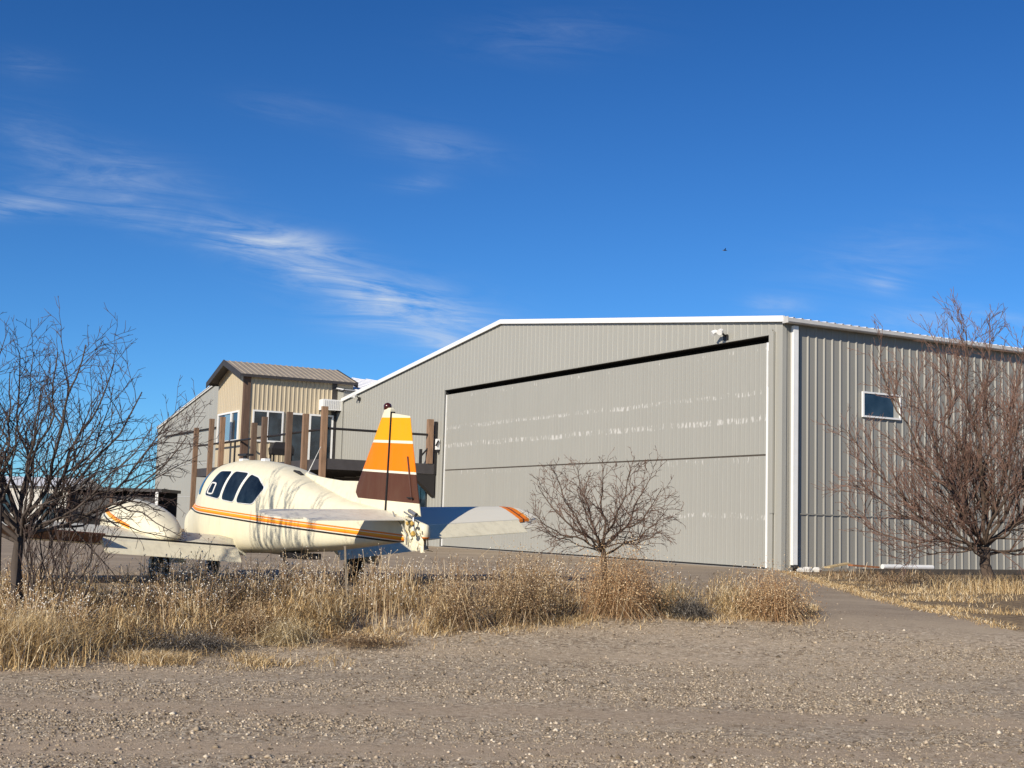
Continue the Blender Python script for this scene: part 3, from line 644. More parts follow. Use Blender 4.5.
# lifting surfaces
def foil(x):                                            # half thickness of a 13 % section of unit chord
    return .65*(.2969*math.sqrt(x)-.126*x-.3516*x*x+.2843*x**3-.1036*x**4)
LE_A, HG, TEA = 5.62, 3.66, 3.20; CH = LE_A-TEA
def zline(sg, y): return .475 + (.06*y if sg > 0 else .114*y)
def wing_ring(sg, y, sc_=1., cut=.81):
    qs = [0,.006,.02,.05,.1,.18,.28,.4,.48+.07*(cut-.5)/.31,.5+.2*(cut-.5)/.31+.0,cut]; up = []; dn = []
    for q in qs:
        x = LE_A-q*CH*sc_-(1-sc_)*CH*.35; z = zline(sg, y)+.075*(x-HG)/(LE_A-HG)*1.0; tt = foil(q)*CH*sc_
        up.append((x, sg*y, z+1.18*tt)); dn.append((x, sg*y, z-.75*tt))
    return up+dn[:0:-1]
for sg in (1, -1):
    b = MB(); ysn = [.86,1.5,2.2,3.05,4.,5.,5.8]; ysn = [.86,1.5,2.2,3.05,4.,4.9]; b.loft([wing_ring(sg, .35, 1., .52), wing_ring(sg, .84, 1., .52)]+[wing_ring(sg, y) for y in ysn]+[wing_ring(sg, 5.12, .93), wing_ring(sg, 5.24, .72), wing_ring(sg, 5.28, .4)])
    wg = b.build('wing', M_wing, ap, smooth=True, fix=True)
    for pl in wg.data.polygons: pl.use_smooth = abs(pl.normal.y) < .8 and not (pl.normal.x < -.9)
    b = MB()                                            # unlit cove behind the rear spar, its shade painted as a near-black face
    fo_ = 3.05 if sg > 0 else 2.45
    for y0, y1 in ((.86, fo_+.01), (fo_+.04, 4.9)):
        b.add([(HG-.004,sg*y0,zline(sg,y0)-.05),(HG-.004,sg*y1,zline(sg,y1)-.05),(HG-.004,sg*y1,zline(sg,y1)+.083),(HG-.004,sg*y0,zline(sg,y0)+.083)], [(0,1,2,3)])
    b.build('hinge_cove_shade', M_dark, wg)
    b = MB(); rings = []
    for y in (.88, fo_):                               # drooped flap
        z0 = zline(sg, y); rings.append([(HG-.03,sg*y,z0+.045),(HG-.06,sg*y,z0+.055),(HG-.15,sg*y,z0+.01),(HG-.30,sg*y,z0-.165),(HG-.305,sg*y,z0-.18),(HG-.16,sg*y,z0-.09),(HG-.05,sg*y,z0-.04)])
    b.loft(rings); b.build('flap', M_cream, ap, fix=True)
    b = MB(); rings = []; up_ = .06 if sg > 0 else -.03
    for y in (fo_+.05, 4.88):
        z0 = zline(sg, y)+.015; rings.append([(HG-.03,sg*y,z0+.05),(HG-.08,sg*y,z0+.06),(HG-.40,sg*y,z0+.03+up_),(HG-.41,sg*y,z0+.015+up_),(HG-.20,sg*y,z0-.035+up_*.4),(HG-.06,sg*y,z0-.055)])
    b.loft(rings); b.build('aileron', M_brown if sg > 0 else M_wing, ap, fix=True)
    # nacelle
    b = MB(); rings = []; yc = 1.95*sg; dz = zline(sg, 2.08)-zline(1, 2.08)
    for a, zb_, zt_, w in ((3.60,.70,.76,.06),(3.68,.66,.84,.16),(3.85,.62,.97,.26),(4.15,.57,1.11,.33),(4.55,.52,1.21,.38),(5.0,.47,1.275,.40),(5.35,.44,1.305,.395),(5.7,.43,1.285,.36),(5.95,.46,1.24,.31),(6.15,.50,1.18,.26),(6.27,.55,1.12,.21),(6.31,.62,1.06,.17)):
        zm = (zb_+zt_)/2; rings.append([(a, yc+w*math.copysign(abs(math.cos(f_))**.85, math.cos(f_)), dz+zm+(zt_-zb_)/2*math.copysign(abs(math.sin(f_))**.85, math.sin(f_))) for f_ in [2*math.pi*k/28 for k in range(28)]])
    b.loft(rings); nc = b.build('engine_nacelle', M_nac, ap, smooth=True, fix=True)
    b = MB(); b.tube([(6.3,yc,.85+dz),(6.38,yc,.85+dz),(6.5,yc,.85+dz),(6.6,yc,.85+dz)], [.16,.155,.10,.01], 12, 0, True); b.build('spinner', M_alloy, nc, smooth=True)
    for q in (1, -1):
        b = MB(); ang = math.radians(14*sg); dyv, dzv = math.cos(ang)*q, math.sin(ang)*q
        b.loft([[(6.42+c*.35*e_, yc+r_*dyv-c*e_*dzv, .85+dz+r_*dzv+c*e_*dyv) for e_ in (-1, 1)]+[(6.42+c*.35*e_+.02, yc+r_*dyv-c*e_*dzv, .85+dz+r_*dzv+c*e_*dyv) for e_ in (1, -1)] for r_, c in ((.1,.05),(.3,.075),(.6,.085),(.9,.06),(.98,.02))]); b.build('propeller_blade', M_steel, nc, fix=True)
    # main wheel
    yw = 1.83 if sg > 0 else -1.70
    def wheel(xw, yw, r_, w_, top):
        b = MB(); prof = [(.55,.30),(.62,.46),(.8,.5),(.94,.42),(1.,.22),(1.,-.22),(.94,-.42),(.8,-.5),(.62,-.46),(.55,-.30)]
        b.loft([[(xw+r_*p*math.cos(f_), yw+w_*q, r_+r_*p*math.sin(f_)) for p, q in prof] for f_ in [2*math.pi*k/28 for k in range(29)]], cap=False)
        ty = b.build('wheel', M_tyre, ap, smooth=True, fix=True)
        b = MB(); b.tube([(xw,yw-w_*.35,r_),(xw,yw+w_*.35,r_)], r_*.56, 16, 0, True); b.build('rim', M_steel, ty)
        b = MB(); o_ = w_*.72
        b.tube([(xw,yw+o_,r_),(xw,yw+o_,r_*1.5),(xw,yw,r_*2.25),(xw+.05,yw,top)], .035, 8); b.tube([(xw,yw+o_,r_),(xw,yw-w_*.2,r_)], .025, 6); b.bar((xw-.1,yw-.02,r_*2.2),(xw+.3,yw-.02,top),.04); b.build('gear_leg', M_alloy, ap)
    wheel(4.35, yw, .235, .20, .55+dz)
    b = MB(); b.box((4.0,yw-.30,.30),(4.75,yw-.28,.55+dz)); b.build('gear_door', M_cream, ap)
wheel(6.5, 0., .19, .15, .5)
# tailplane halves (the right one droops)
def half(sg, chord, tip, mt, tabm, tilt, zr, drop):
    b = MB(); rings = []
    for y in (.08,.5,1.,1.5,tip-.35,tip-.12,tip):
        yf = y if sg < 0 else 0.
        e_ = 1. if y < tip-.3 else (.86 if y < tip-.05 else .5); sw = 0 if e_ == 1 else (1-e_)*.5
        pts = []
        for q in (0,.02,.08,.2,.4,.7,1.):
            x = .58-q*(.70-.085*yf)*e_-sw*.8; pts.append((q, x))
        zc = lambda x: zr + (x+.12)*tilt + (.035*y if sg < 0 else -.025*y)
        th_ = (.10 if sg < 0 else .05)*e_; sh = (0,.16,.30,.44,.5,.40,.22)
        rings.append([(x, sg*y, zc(x)+th_*s_) for (q, x), s_ in zip(pts, sh)]+[(x, sg*y, zc(x)-th_*s_) for (q, x), s_ in list(zip(pts, sh))[:0:-1]])
    b.loft(rings); h_ = b.build('tailplane', mt, ap, fix=True)
    b = MB(); rings = []
    for y in (.06, tip-.42):
        x0 = -.135+(.085*y if sg < 0 else 0); z0 = zr+(x0+.12)*tilt+(.035*y if sg < 0 else -.025*y)
        rings.append([(x0,sg*y,z0+.02),(x0-chord,sg*y,z0-drop+.006),(x0-chord,sg*y,z0-drop-.006),(x0,sg*y,z0-.02)])
    b.loft(rings); b.build('trim_tab', tabm, h_, fix=True)
half(-1, .24, 2.46, M_stabR, M_cream, .38, .985, .16)
half(1, .20, 2.06, M_stab, M_stab, .16, 1.115, .02)
# aerials
b = MB(); b.tube([(2.96,0,1.78),(2.90,0,1.84),(2.56,0,2.2)], [.012,.009,.004], 6); b.build('whip_aerial', M_white, ap)
b = MB(); b.box((5.30,-.06,2.02),(5.46,.06,2.07)); b.build('aerial_mount', M_white, ap)
b = MB(); b.box((4.45,-.05,2.01),(4.60,.05,2.055)); b.build('beacon_mount', M_white, ap)
b = MB(); b.box((5.30,-.012,2.07),(5.40,.012,2.16)); b.box((5.15,-.07,2.12),(5.5,.07,2.155)); b.build('blade_aerial', M_steel, ap)
b = MB(); b.tube([(2.95,.10,1.745),(3.06,.11,1.79),(3.2,.12,1.82)], [.03,.035,.02], 6, 0, True); b.build('roof_scoop', M_dark, ap)
b = MB(); b.tube([(3.0,.35,.53),(2.8,.42,.40),(2.6,.45,.36)], .02, 5); b.box((2.3,.05,.44),(3.1,.35,.53)); b.build('belly_fitting', M_steel, ap)

# ------------------------------------------------------------------ bare trees
def barkm(name, c, rough=.9): return mat(name, c, rough, var=.35, vs=9., stretch=(1,1,.3), spec=.2)
M_bark = barkm('grey_bark', (.085,.068,.058)); M_twig = barkm('grey_twigs', (.075,.054,.048))
M_barkr = barkm('brown_bark', (.10,.072,.054)); M_twigr = barkm('reddish_twigs', (.165,.098,.074)); M_twigc = barkm('brown_twigs', (.125,.075,.055))
def wig(p0, p1, bend, n, amp, rng):
    p0, p1 = Vector(p0), Vector(p1); L_ = (p1-p0).length; mid = p0.lerp(p1, .5)+Vector(bend); out = []
    ph = [rng.uniform(0, 6.28) for _ in range(6)]
    for i in range(n+1):
        q = i/n; p = p0*(1-q)**2+mid*2*q*(1-q)+p1*q*q; a_ = amp*L_*math.sin(min(1, q*1.15)*math.pi)
        p += Vector([a_*(math.sin(7*q+ph[k])*.6+math.sin(17*q+ph[k+3])*.4) for k in range(3)]); out.append(p)
    return out
def sprout(pts, r0, r1, lv, cfg, store, rng):
    # side shoots along a branch, each with shoots of its own
    L_ = sum((b_-a_).length for a_, b_ in zip(pts[:-1], pts[1:]))
    n = max(1, int(L_/cfg['gap'][lv])); N_ = len(pts)-1
    for i in range(n):
        q = cfg['from'][lv]+(1-cfg['from'][lv])*(i+rng.random())/n; q = min(q, .985); k = min(N_-1, int(q*N_)); p = pts[k].lerp(pts[k+1], q*N_-k)
        d_ = (pts[k+1]-pts[k]).normalized(); ax = d_.orthogonal().normalized(); ax.rotate(Matrix.Rotation(rng.uniform(0, 6.283), 3, d_))
        dv = d_.copy(); dv.rotate(Matrix.Rotation(math.radians(rng.uniform(*cfg['ang'])), 3, ax)); dv = (dv+Vector((0,0,cfg['up']))).normalized()
        l2 = rng.uniform(*cfg['len'][lv])*(1.15-.6*q); rr_ = max(cfg['rmin'], (r0+(r1-r0)*q)*rng.uniform(.42,.62))
        if lv == len(cfg['gap'])-1: rr_ = cfg['rmin']*rng.uniform(.9, 1.3)
        e_ = p+dv*l2; pp = wig(p, e_, Vector((rng.uniform(-.08,.08), rng.uniform(-.08,.08), cfg['sag']*rng.uniform(-.2,1)))*l2, 3 if lv else 5, .045, rng)
        store.append((pp, rr_, max(cfg['rmin']*.7, rr_*.35), lv))
        if lv+1 < len(cfg['gap']): sprout(pp, rr_, rr_*.4, lv+1, cfg, store, rng)
def tree(name, label, cat, base, limbs, r_trunk, cfg, mats, seed, trunk_pts, group='leafless trees'):
    rng = random.Random(seed); root = thing(name, label, cat, base, 0, group); B = Vector(base); inv = lambda ps: [p-B for p in ps]
    b = MB(); N_ = len(trunk_pts); b.tube(inv([Vector(p) for p in trunk_pts]), [r_trunk*(1.25 if i == 0 else 1-.35*i/(N_-1)) for i in range(N_)], 10); b.build('trunk', mats[0], root, smooth=True)
    lb = MB(); tb = MB(); store = []
    for (p0, p1, bend, r0) in limbs:
        pts = wig(p0, p1, bend, 12, .045, rng); r1 = max(cfg['rmin'], r0*.22)
        lb.tube(inv(pts), [r0+(r1-r0)*(i/12)**.7 for i in range(13)], 7); sprout(pts, r0, r1, 0, cfg, store, rng)
    for pp, a_, c_, lv in store:
        n = len(pp); (lb if a_ > cfg['rmin']*2.6 else tb).tube(inv(pp), [a_+(c_-a_)*i/(n-1) for i in range(n)], 5 if lv == 0 else 3)
    lb.build('limbs', mats[0], root, smooth=True); tb.build('twigs', mats[1], root)
    return root
rng = random.Random(3)
# left tree
Yl = 14.3; base = at(16, 590, Yl); base.z = gz(base.x, base.y)-.05; cr = at(20, 536, Yl)
def limb_set(cr, Y0, ends, bx, bz, jit=.05):
    out_ = []
    for (u, v, dy, r_) in ends:
        e_ = at(u, v, Y0+dy); s0 = cr+Vector((rng.uniform(-jit,jit), dy*.08, rng.uniform(-jit,jit*1.6))); h_ = e_-s0; o_ = abs(h_.x)/(abs(h_.z)+.01)
        out_.append((s0, e_, Vector((h_.x*bx, dy*.25, bz*h_.length*min(1.4, o_))), r_))
    return out_
limbs = limb_set(cr, Yl, [(58,352,.2,.027),(86,345,-.5,.030),(114,364,.5,.028),(142,392,-.3,.030),(168,420,.3,.030),(186,438,-.5,.026),(166,464,.5,.020),(20,356,.4,.027),(-30,330,-.4,.032),(-75,335,.5,.030),(-110,345,-.4,.030),(-140,370,.4,.028),(-120,430,.0,.022),(40,395,-1.1,.022),(110,405,1.1,.024),(150,430,-1.0,.020),(-50,340,1.1,.024),(-90,380,-1.0,.022)], .20, -.10, .07)
cfgL = dict(gap=[.175,.135,.105], **{'from':[.12,.12,.15]}, ang=(28,62), up=.16, len=[(.45,1.25),(.18,.50),(.05,.17)], rmin=.0031, sag=.06)
tree('bare_tree', 'large leafless grey tree with spreading branches in front of the left wing', 'tree', base, limbs, .075, cfgL, (M_bark, M_twig), 11, [base, base.lerp(cr, .35)+Vector((.03,0,0)), base.lerp(cr, .7)+Vector((-.02,0,0)), cr+Vector((0,0,.06))])
base2 = at(-6, 588, 14.0); base2.z = gz(base2.x, base2.y)-.05; cr2 = at(0, 500, 14.0)
limbs = limb_set(cr2, 14.0, [(10,372,.1,.022),(34,352,.4,.018),(24,410,-.5,.016),(-34,350,-.3,.024),(-65,355,.3,.024),(-20,400,.7,.02)], .2, -.02)
tree('bare_tree', 'leafless dark tree cut by the left edge of the photo, beside the larger grey one', 'tree', base2, limbs, .036, cfgL, (M_bark, M_twig), 12, [base2, base2.lerp(cr2, .5)+Vector((.03,0,0)), cr2+Vector((0,0,.05))])
# unseen tree added just outside the frame so its twigs shade the fuselage
Yo = 13.5; bo = at(-165, 590, Yo); bo.z = gz(bo.x, bo.y)-.05; co = at(-160, 480, Yo)
limbs = limb_set(co, Yo, [(-115,340,.2,.028),(-120,265,-.3,.028),(-130,195,.3,.030),(-135,150,-.4,.032),(-165,140,.4,.032),(-200,150,-.2,.030),(-235,200,.4,.028),(-240,270,-.3,.026),(-150,200,1.0,.026),(-180,210,-1.0,.026),(-140,250,.9,.024)], .2, -.05)
cfgO = dict(cfgL, rmin=.0095, gap=[.25,.30], len=[(.7,1.6),(.3,.8)], up=.9, ang=(15,40))
tree('bare_tree', 'bare tree added unseen past the left edge to shade the fuselage', 'tree', bo, limbs, .08, cfgO, (M_bark, M_twig), 13, [bo, bo.lerp(co, .5)+Vector((.04,0,0)), co+Vector((0,0,.05))])
# saplings
cfgS = dict(gap=[.14,.12], **{'from':[.25,.2]}, ang=(18,40), up=.35, len=[(.25,.6),(.1,.25)], rmin=.0032, sag=.04)
sap = [('grey sapling of thin upright stems beside the trunk of the large left tree', 34, 585, 14.1, [(28,480,.1),(44,470,-.1),(55,490,.2),(20,500,.0)]),
       ('middle sapling of the three under the left tree, with upright forked stems', 48, 585, 14.4, [(50,470,.1),(66,465,-.2),(78,490,.2),(90,520,.0),(60,500,.2)]),
       ('low slanting sapling furthest right of the saplings in front of the left wing', 60, 586, 14.0, [(84,500,.1),(105,505,-.2),(118,528,.1),(70,490,.1)])]
for k, (lab, u, v, Y_, ends) in enumerate(sap):
    bs = at(u, v, Y_); bs.z = gz(bs.x, bs.y)-.03; lm = []
    for (uu, vv, dy) in ends: lm.append((bs+Vector((rng.uniform(-.04,.04), rng.uniform(-.04,.04), .02)), at(uu, vv, Y_+dy), Vector((rng.uniform(-.12,.05), 0, .1)), .013))
    tree('sapling', lab, 'sapling', bs, lm, .018, cfgS, (M_bark, M_twig), 20+k, [bs, bs+Vector((0,0,.15)), bs+Vector((.01,0,.3))], 'saplings under the left tree')
# small round tree in the middle
Yc = 16.9; bc = at(604, 590, Yc); bc.z = gz(bc.x, bc.y)-.05; cc = at(603, 551, Yc)
limbs = limb_set(cc, Yc, [(538,486,.2,.019),(533,512,-.3,.017),(556,474,-.4,.017),(577,466,.4,.018),(603,466,.1,.020),(631,466,-.4,.019),(652,473,.4,.018),(662,488,-.2,.019),(668,508,.3,.017),(662,530,-.2,.013),(545,528,.3,.013),(580,490,-1.0,.015),(635,490,1.0,.015)], .20, -.05, .05)
cfgC = dict(gap=[.085,.075,.065], **{'from':[.14,.12,.15]}, ang=(25,62), up=.08, len=[(.20,.62),(.08,.28),(.04,.11)], rmin=.0031, sag=.03)
tree('bare_tree', 'small round leafless tree in front of the big hangar door', 'tree', bc, limbs, .05, cfgC, (M_barkr, M_twigc), 31, [bc, bc.lerp(cc, .6)+Vector((.02,0,0)), cc+Vector((0,0,.04))])
# tall tree by the side wall
Yr = 26.2; br = at(987, 590, Yr); br.z = APRON-.05; crr = at(986, 552, Yr)
limbs = limb_set(crr, Yr, [(848,430,.4,.036),(860,480,-.4,.032),(868,528,.3,.028),(896,552,-.3,.022),(880,365,.3,.042),(912,372,-.7,.040),(944,342,.2,.042),(966,330,-.5,.042),(990,342,.7,.042),(1024,345,.4,.042),(1060,355,-.4,.042),(1095,380,.5,.042),(1120,430,-.3,.040),(1125,490,.3,.034),(1100,545,-.2,.026),(930,430,-1.8,.034),(965,400,1.5,.034),(1020,410,-1.8,.034),(910,455,1.4,.03),(930,510,-1.4,.026),(1040,500,-1.6,.028)], .20, -.05, .16)
cfgR = dict(gap=[.17,.145,.115], **{'from':[.10,.10,.12]}, ang=(18,52), up=.24, len=[(.55,1.6),(.25,.80),(.08,.30)], rmin=.0052, sag=.06)
tree('bare_tree', 'tall leafless reddish-brown tree by the hangar side wall at the right edge', 'tree', br, limbs, .14, cfgR, (M_barkr, M_twigr), 41, [br, br.lerp(crr, .35)+Vector((.05,0,0)), br.lerp(crr, .7)+Vector((-.03,0,0)), crr+Vector((0,0,.1))])

# ------------------------------------------------------------------ dry grass and weeds
M_grass = mat('dry_grass_blades', rough=.8, spec=.2, build=island([(0,(.15,.095,.045)),(.3,(.38,.25,.115)),(.65,(.66,.475,.235)),(.9,(.80,.65,.40)),(1,(.88,.80,.64))]))
M_brush = mat('brown_brush', rough=.85, spec=.2, build=island([(0,(.09,.055,.035)),(.45,(.27,.17,.09)),(.8,(.50,.36,.20)),(1,(.72,.60,.42))]))
M_straw = mat('pale_straw', rough=.8, spec=.2, build=island([(0,(.30,.22,.11)),(.5,(.58,.45,.25)),(1,(.74,.66,.48))]))
M_grey = mat('grey_tumbleweed', rough=.9, spec=.15, build=island([(0,(.06,.052,.045)),(.6,(.14,.12,.10)),(1,(.34,.31,.27))]))
M_tuft = mat('seed_heads', rough=.9, spec=.1, build=island([(0,(.40,.31,.19)),(.35,(.72,.62,.46)),(1,(.90,.86,.78))]))
def blades(X, Y, H, Wd, lean=.45, bend=.5, Z=None, rg=RG):
    n = len(X); th = rg.random(n)*6.283; ln = lean*H*np.abs(rg.normal(.6,.5,n)); dx, dy = np.cos(th), np.sin(th)
    Z = gz_np(X, Y) if Z is None else Z
    f = rg.random(n)*6.283; wx, wy = np.cos(f)*Wd/2, np.sin(f)*Wd/2
    base = np.stack([X, Y, Z-.01], -1); mid = base+np.stack([dx*ln*.35, dy*ln*.35, H*.55], -1); tip = base+np.stack([dx*ln*(1+bend*.3), dy*ln*(1+bend*.3), H*(1-.25*bend*np.minimum(1,ln/H))], -1)
    wv = np.stack([wx, wy, np.zeros(n)], -1)
    V = np.stack([base-wv, base+wv, mid-wv*.75, mid+wv*.75, tip], 1)
    return V.reshape(-1,3), (np.array([(0,1,3),(0,3,2),(2,3,4)])[None]+5*np.arange(n)[:,None,None]).reshape(-1,3)
def merge(parts):
    Vs, Fs, o = [], [], 0
    for v, f in parts: Vs.append(v); Fs.append(f+o); o += len(v)
    return np.concatenate(Vs), np.concatenate(Fs)
def sticks(X, Y, Zt, Ln, Wd, rg=RG):
    n = len(X); th = rg.random(n)*6.283; ph = rg.normal(.35, .55, n); d_ = np.stack([np.cos(th)*np.cos(ph), np.sin(th)*np.cos(ph), np.sin(ph)], -1)*Ln[:,None]
    c0 = np.stack([X, Y, gz_np(X, Y)+Zt], -1); w_ = np.stack([-np.sin(th), np.cos(th), np.zeros(n)], -1)*Wd[:,None]/2; bz = np.stack([np.zeros(n), np.zeros(n), Ln*.12], -1)
    V = np.stack([c0-d_/2-w_, c0-d_/2+w_, c0+bz-w_, c0+bz+w_, c0+d_/2], 1); V[...,2] = np.maximum(V[...,2], c0[:,None,2]-Zt[:,None]+.004)
    return V.reshape(-1,3), (np.array([(0,1,3),(0,3,2),(2,3,4)])[None]+5*np.arange(n)[:,None,None]).reshape(-1,3)
parts_dark = []
def clump_noise(X, Y, s, sd): return np.array([mnoise.noise(Vector((a*s, b_*s, sd))) for a, b_ in zip(X, Y)])
parts = []
# main strip
N = 105000; X = RG.uniform(-9.0, 4.3, N); Y = RG.uniform(11.9, 18.6, N); k = in_strip(X, Y); X, Y = X[k], Y[k]
cn = clump_noise(X, Y, 1.1, 2)+.6*clump_noise(X, Y, 3.2, 7); left = np.clip((-X-1.0)/1.5, 0, 1)
dens = np.clip(.42+1.5*cn, .03, 1)*(.45+.55*left)
# thin dark gap in the left front, thin behind the tail
gap = np.exp(-(((X+3.9)/.55)**2+((Y-13.3)/.45)**2))
k = RG.random(len(X)) < dens*(1-.8*gap); X, Y, cn = X[k], Y[k], cn[k]
front = np.array([np.interp(x, [-9,-5,-4.4,-3.4,-1.2,1.3,2.6,4.0,4.3], [11.9,12.2,12.7,14.2,14.9,16.6,17.0,17.0,18.2]) for x in X])
H = (.15+.20*np.clip((Y-front)/1.0, 0, 1)+.16*np.clip(cn,-.5,1))*RG.uniform(.55,1.35,len(X))*np.where(X > -1, .85, 1.)
parts.append(blades(X, Y, H.clip(.06,.75), RG.uniform(.004,.009,len(X)), 1.05, .9))
# matted litter at the front edge
N = 26000; X = RG.uniform(-9, 4.4, N); front = np.interp(X, [-9,-5,-4.4,-3.4,-1.2,1.3,2.6,4.0,4.3], [11.9,12.2,12.7,14.2,14.9,16.6,17.0,17.0,18.2]); Y = front+RG.normal(.1,.32,N)
k = RG.random(N) < np.clip(.4+1.6*clump_noise(X, Y, 1.7, 4), 0, 1); X, Y = X[k], Y[k]; parts.append(blades(X, Y, RG.uniform(.03,.14,len(X)), RG.uniform(.004,.009,len(X)), 1.6, 1.))
# low clump in front, left
N = 9000; X = RG.normal(-3.35, .75, N); Y = RG.normal(13.0, .22, N)+.12*(X+3.35); k = RG.random(N) < np.clip(.25+1.8*clump_noise(X, Y, 2.2, 21), 0, 1); X, Y = X[k], Y[k]; N = len(X); parts.append(blades(X, Y, RG.uniform(.02,.16,N), RG.uniform(.004,.008,N), 1.7, 1.))
N = 9000; X = RG.normal(-5.0, .35, N); Y = RG.normal(12.75, .30, N); parts.append(blades(X, Y, RG.uniform(.1,.55,N), RG.uniform(.004,.009,N), .8, .8))
# right-hand verge by the side wall
N = 60000; Y = RG.uniform(16.4, 33., N); xr = np.array([x_right(y) for y in Y]); X = xr+RG.random(N)**1.3*(5.5+0*Y)
wob = clump_noise(X, Y, .8, 6); inside = (RG.random(N) < np.clip(.30+1.5*wob, .0, 1)*np.clip(1.15-(X-xr)/3.2, .04, 1)*np.where(Y > 25.5, .45, 1.)) & ~((Y < 18.3) & (X > 6.35+.25*wob)) & (X-7.4775 < (Y-35.19)*.556/1.0*-1+40)
sdw = (X-7.4775)*(-UX)*-1; X, Y, wob = X[inside], Y[inside], wob[inside]
k = ((X-7.4775)*UX+(Y-35.1885)*UY) < -.4; X, Y, wob = X[k], Y[k], wob[k]
edge = X-np.array([x_right(y) for y in Y]); H = (.02+.08*np.clip(edge/1.2, 0, 1)+.10*np.clip(wob,0,1))*RG.uniform(.5,1.4,len(X))*np.where(Y > 27, .5, 1.)
parts.append(blades(X, Y, H, RG.uniform(.005,.011,len(X)), 1.5, 1.1))
N = 1500; X = RG.normal(br.x, .55, N); Y = RG.normal(br.y-.5, .5, N); parts.append(blades(X, Y, RG.uniform(.08,.42,N), RG.uniform(.004,.009,N), .7, .7))
N = 9000; X = RG.uniform(7.4, 13, N); Y = 25.2+RG.random(N)*(6.0+.56*(13-X)); k = ((X-7.4775)*UX+(Y-35.1885)*UY < -1.9) & (RG.random(N) < np.clip(.3+1.5*clump_noise(X, Y, .9, 30), 0, 1)); X, Y = X[k], Y[k]; N = len(X); parts_dark.append(sticks(X, Y, RG.random(N)*.16, RG.uniform(.1,.5,N), RG.uniform(.006,.013,N)))
N = 7000; Y = RG.uniform(16.6, 34., N); X = np.array([x_right(y) for y in Y])+RG.normal(.02,.12,N); parts.append(blades(X, Y, RG.uniform(.02,.09,N), RG.uniform(.006,.013,N), 1.8, 1.))
N = 210000; X = RG.uniform(-9.0, 4.3, N); Y = RG.uniform(11.9, 18.4, N); k = in_strip(X, Y); X, Y = X[k], Y[k]; cn = clump_noise(X, Y, 1.1, 2)+.6*clump_noise(X, Y, 3.2, 7)
k = RG.random(len(X)) < np.clip(.45+1.5*cn, .04, 1)*np.where(X > -1, .6, 1.); X, Y, cn = X[k], Y[k], cn[k]; hmax = .20+.30*np.clip(cn+.4, 0, 1)
parts.append(sticks(X, Y, hmax*RG.random(len(X))**.8, RG.uniform(.06,.28,len(X)), RG.uniform(.0035,.008,len(X))))
Vg, Fg = merge(parts); tag(npmesh('dry_grass', Vg, Fg, M_grass), None, None, kind='stuff')
Vg, Fg = merge(parts_dark); tag(npmesh('fallen_twigs', Vg, Fg, M_brush), None, None, kind='stuff')

def stems_mesh(n, cx, cy, spread, hh, lean, wd, rg):
    X = cx+rg.normal(0, spread, n); Y = cy+rg.normal(0, spread, n); return blades(X, Y, rg.uniform(hh*.45, hh, n), np.full(n, wd)*rg.uniform(.7,1.3,n), lean, .4, None, rg)
def specks(P, r, rg):                                     # small bent leaf or husk: two triangles
    n = len(P); a = rg.normal(size=(n,3)); a /= np.linalg.norm(a, axis=1)[:,None]; b_ = rg.normal(size=(n,3)); b_ -= a*(a*b_).sum(1)[:,None]; b_ /= np.linalg.norm(b_, axis=1)[:,None]
    r = r*rg.uniform(.6,1.5,n); a *= r[:,None]; b_ *= (r*.6)[:,None]; c = np.cross(a, b_)/r[:,None]*.4
    V = np.stack([P-a, P+b_+c, P+a, P-b_+c], 1); return V.reshape(-1,3), (np.array([(0,1,2),(0,2,3)])[None]+4*np.arange(n)[:,None,None]).reshape(-1,3)
# stalks with pale seed heads standing above the grass
pa, pb = [], []
N = 9000; X = RG.uniform(-8.5, 4.2, N); Y = RG.uniform(12.4, 18., N); k = in_strip(X, Y-.5) & (RG.random(N) < np.clip(.36+1.5*clump_noise(X, Y, 1.3, 12), .05, 1)*np.where(X > .8, .35, 1)); X, Y = X[k], Y[k]
Hs = RG.uniform(.34,.66,len(X))*np.where(RG.random(len(X)) < .12, 1.2, 1.)*np.where(X < -4.2, .92, 1); Zs = gz_np(X, Y); tips = []
sv, sf = [], []
for x, y, z, h_ in zip(X, Y, Zs, Hs):
    lx, ly = RG.normal(0,.09,2)*h_*1.2; p0 = np.array([x,y,z]); p1 = p0+np.array([lx,ly,h_]); tips.append(p1)
    o = len(sv); w_ = .0035; sv += [p0-[w_,0,0], p0+[w_,0,0], p1+[w_*.6,0,0], p1-[w_*.6,0,0]]; sf += [(o,o+1,o+2),(o,o+2,o+3)]
    for _ in range(RG.integers(3, 8)):
        q = RG.uniform(.5,.97); s_ = p0+(p1-p0)*q; e_ = s_+np.array([RG.normal(0,.08), RG.normal(0,.08), RG.uniform(.03,.16)]); tips.append(e_)
        o = len(sv); sv += [s_-[.002,0,0], s_+[.002,0,0], e_+[.0015,0,0], e_-[.0015,0,0]]; sf += [(o,o+1,o+2),(o,o+2,o+3)]
tag(npmesh('weed_stalks', sv, sf, M_brush), None, None, kind='stuff')
P = np.array(tips); P = P[RG.random(len(P)) < .8]; n = len(P); R_ = RG.uniform(.005,.0125,n)
Vx = oc[None]*RG.uniform(.7,1.2,(n,6,1))*R_[:,None,None]+P[:,None,:]
tag(npmesh('weed_seed_heads', Vx.reshape(-1,3), (of[None]+6*np.arange(n)[:,None,None]).reshape(-1,3), M_tuft), None, None, kind='stuff')

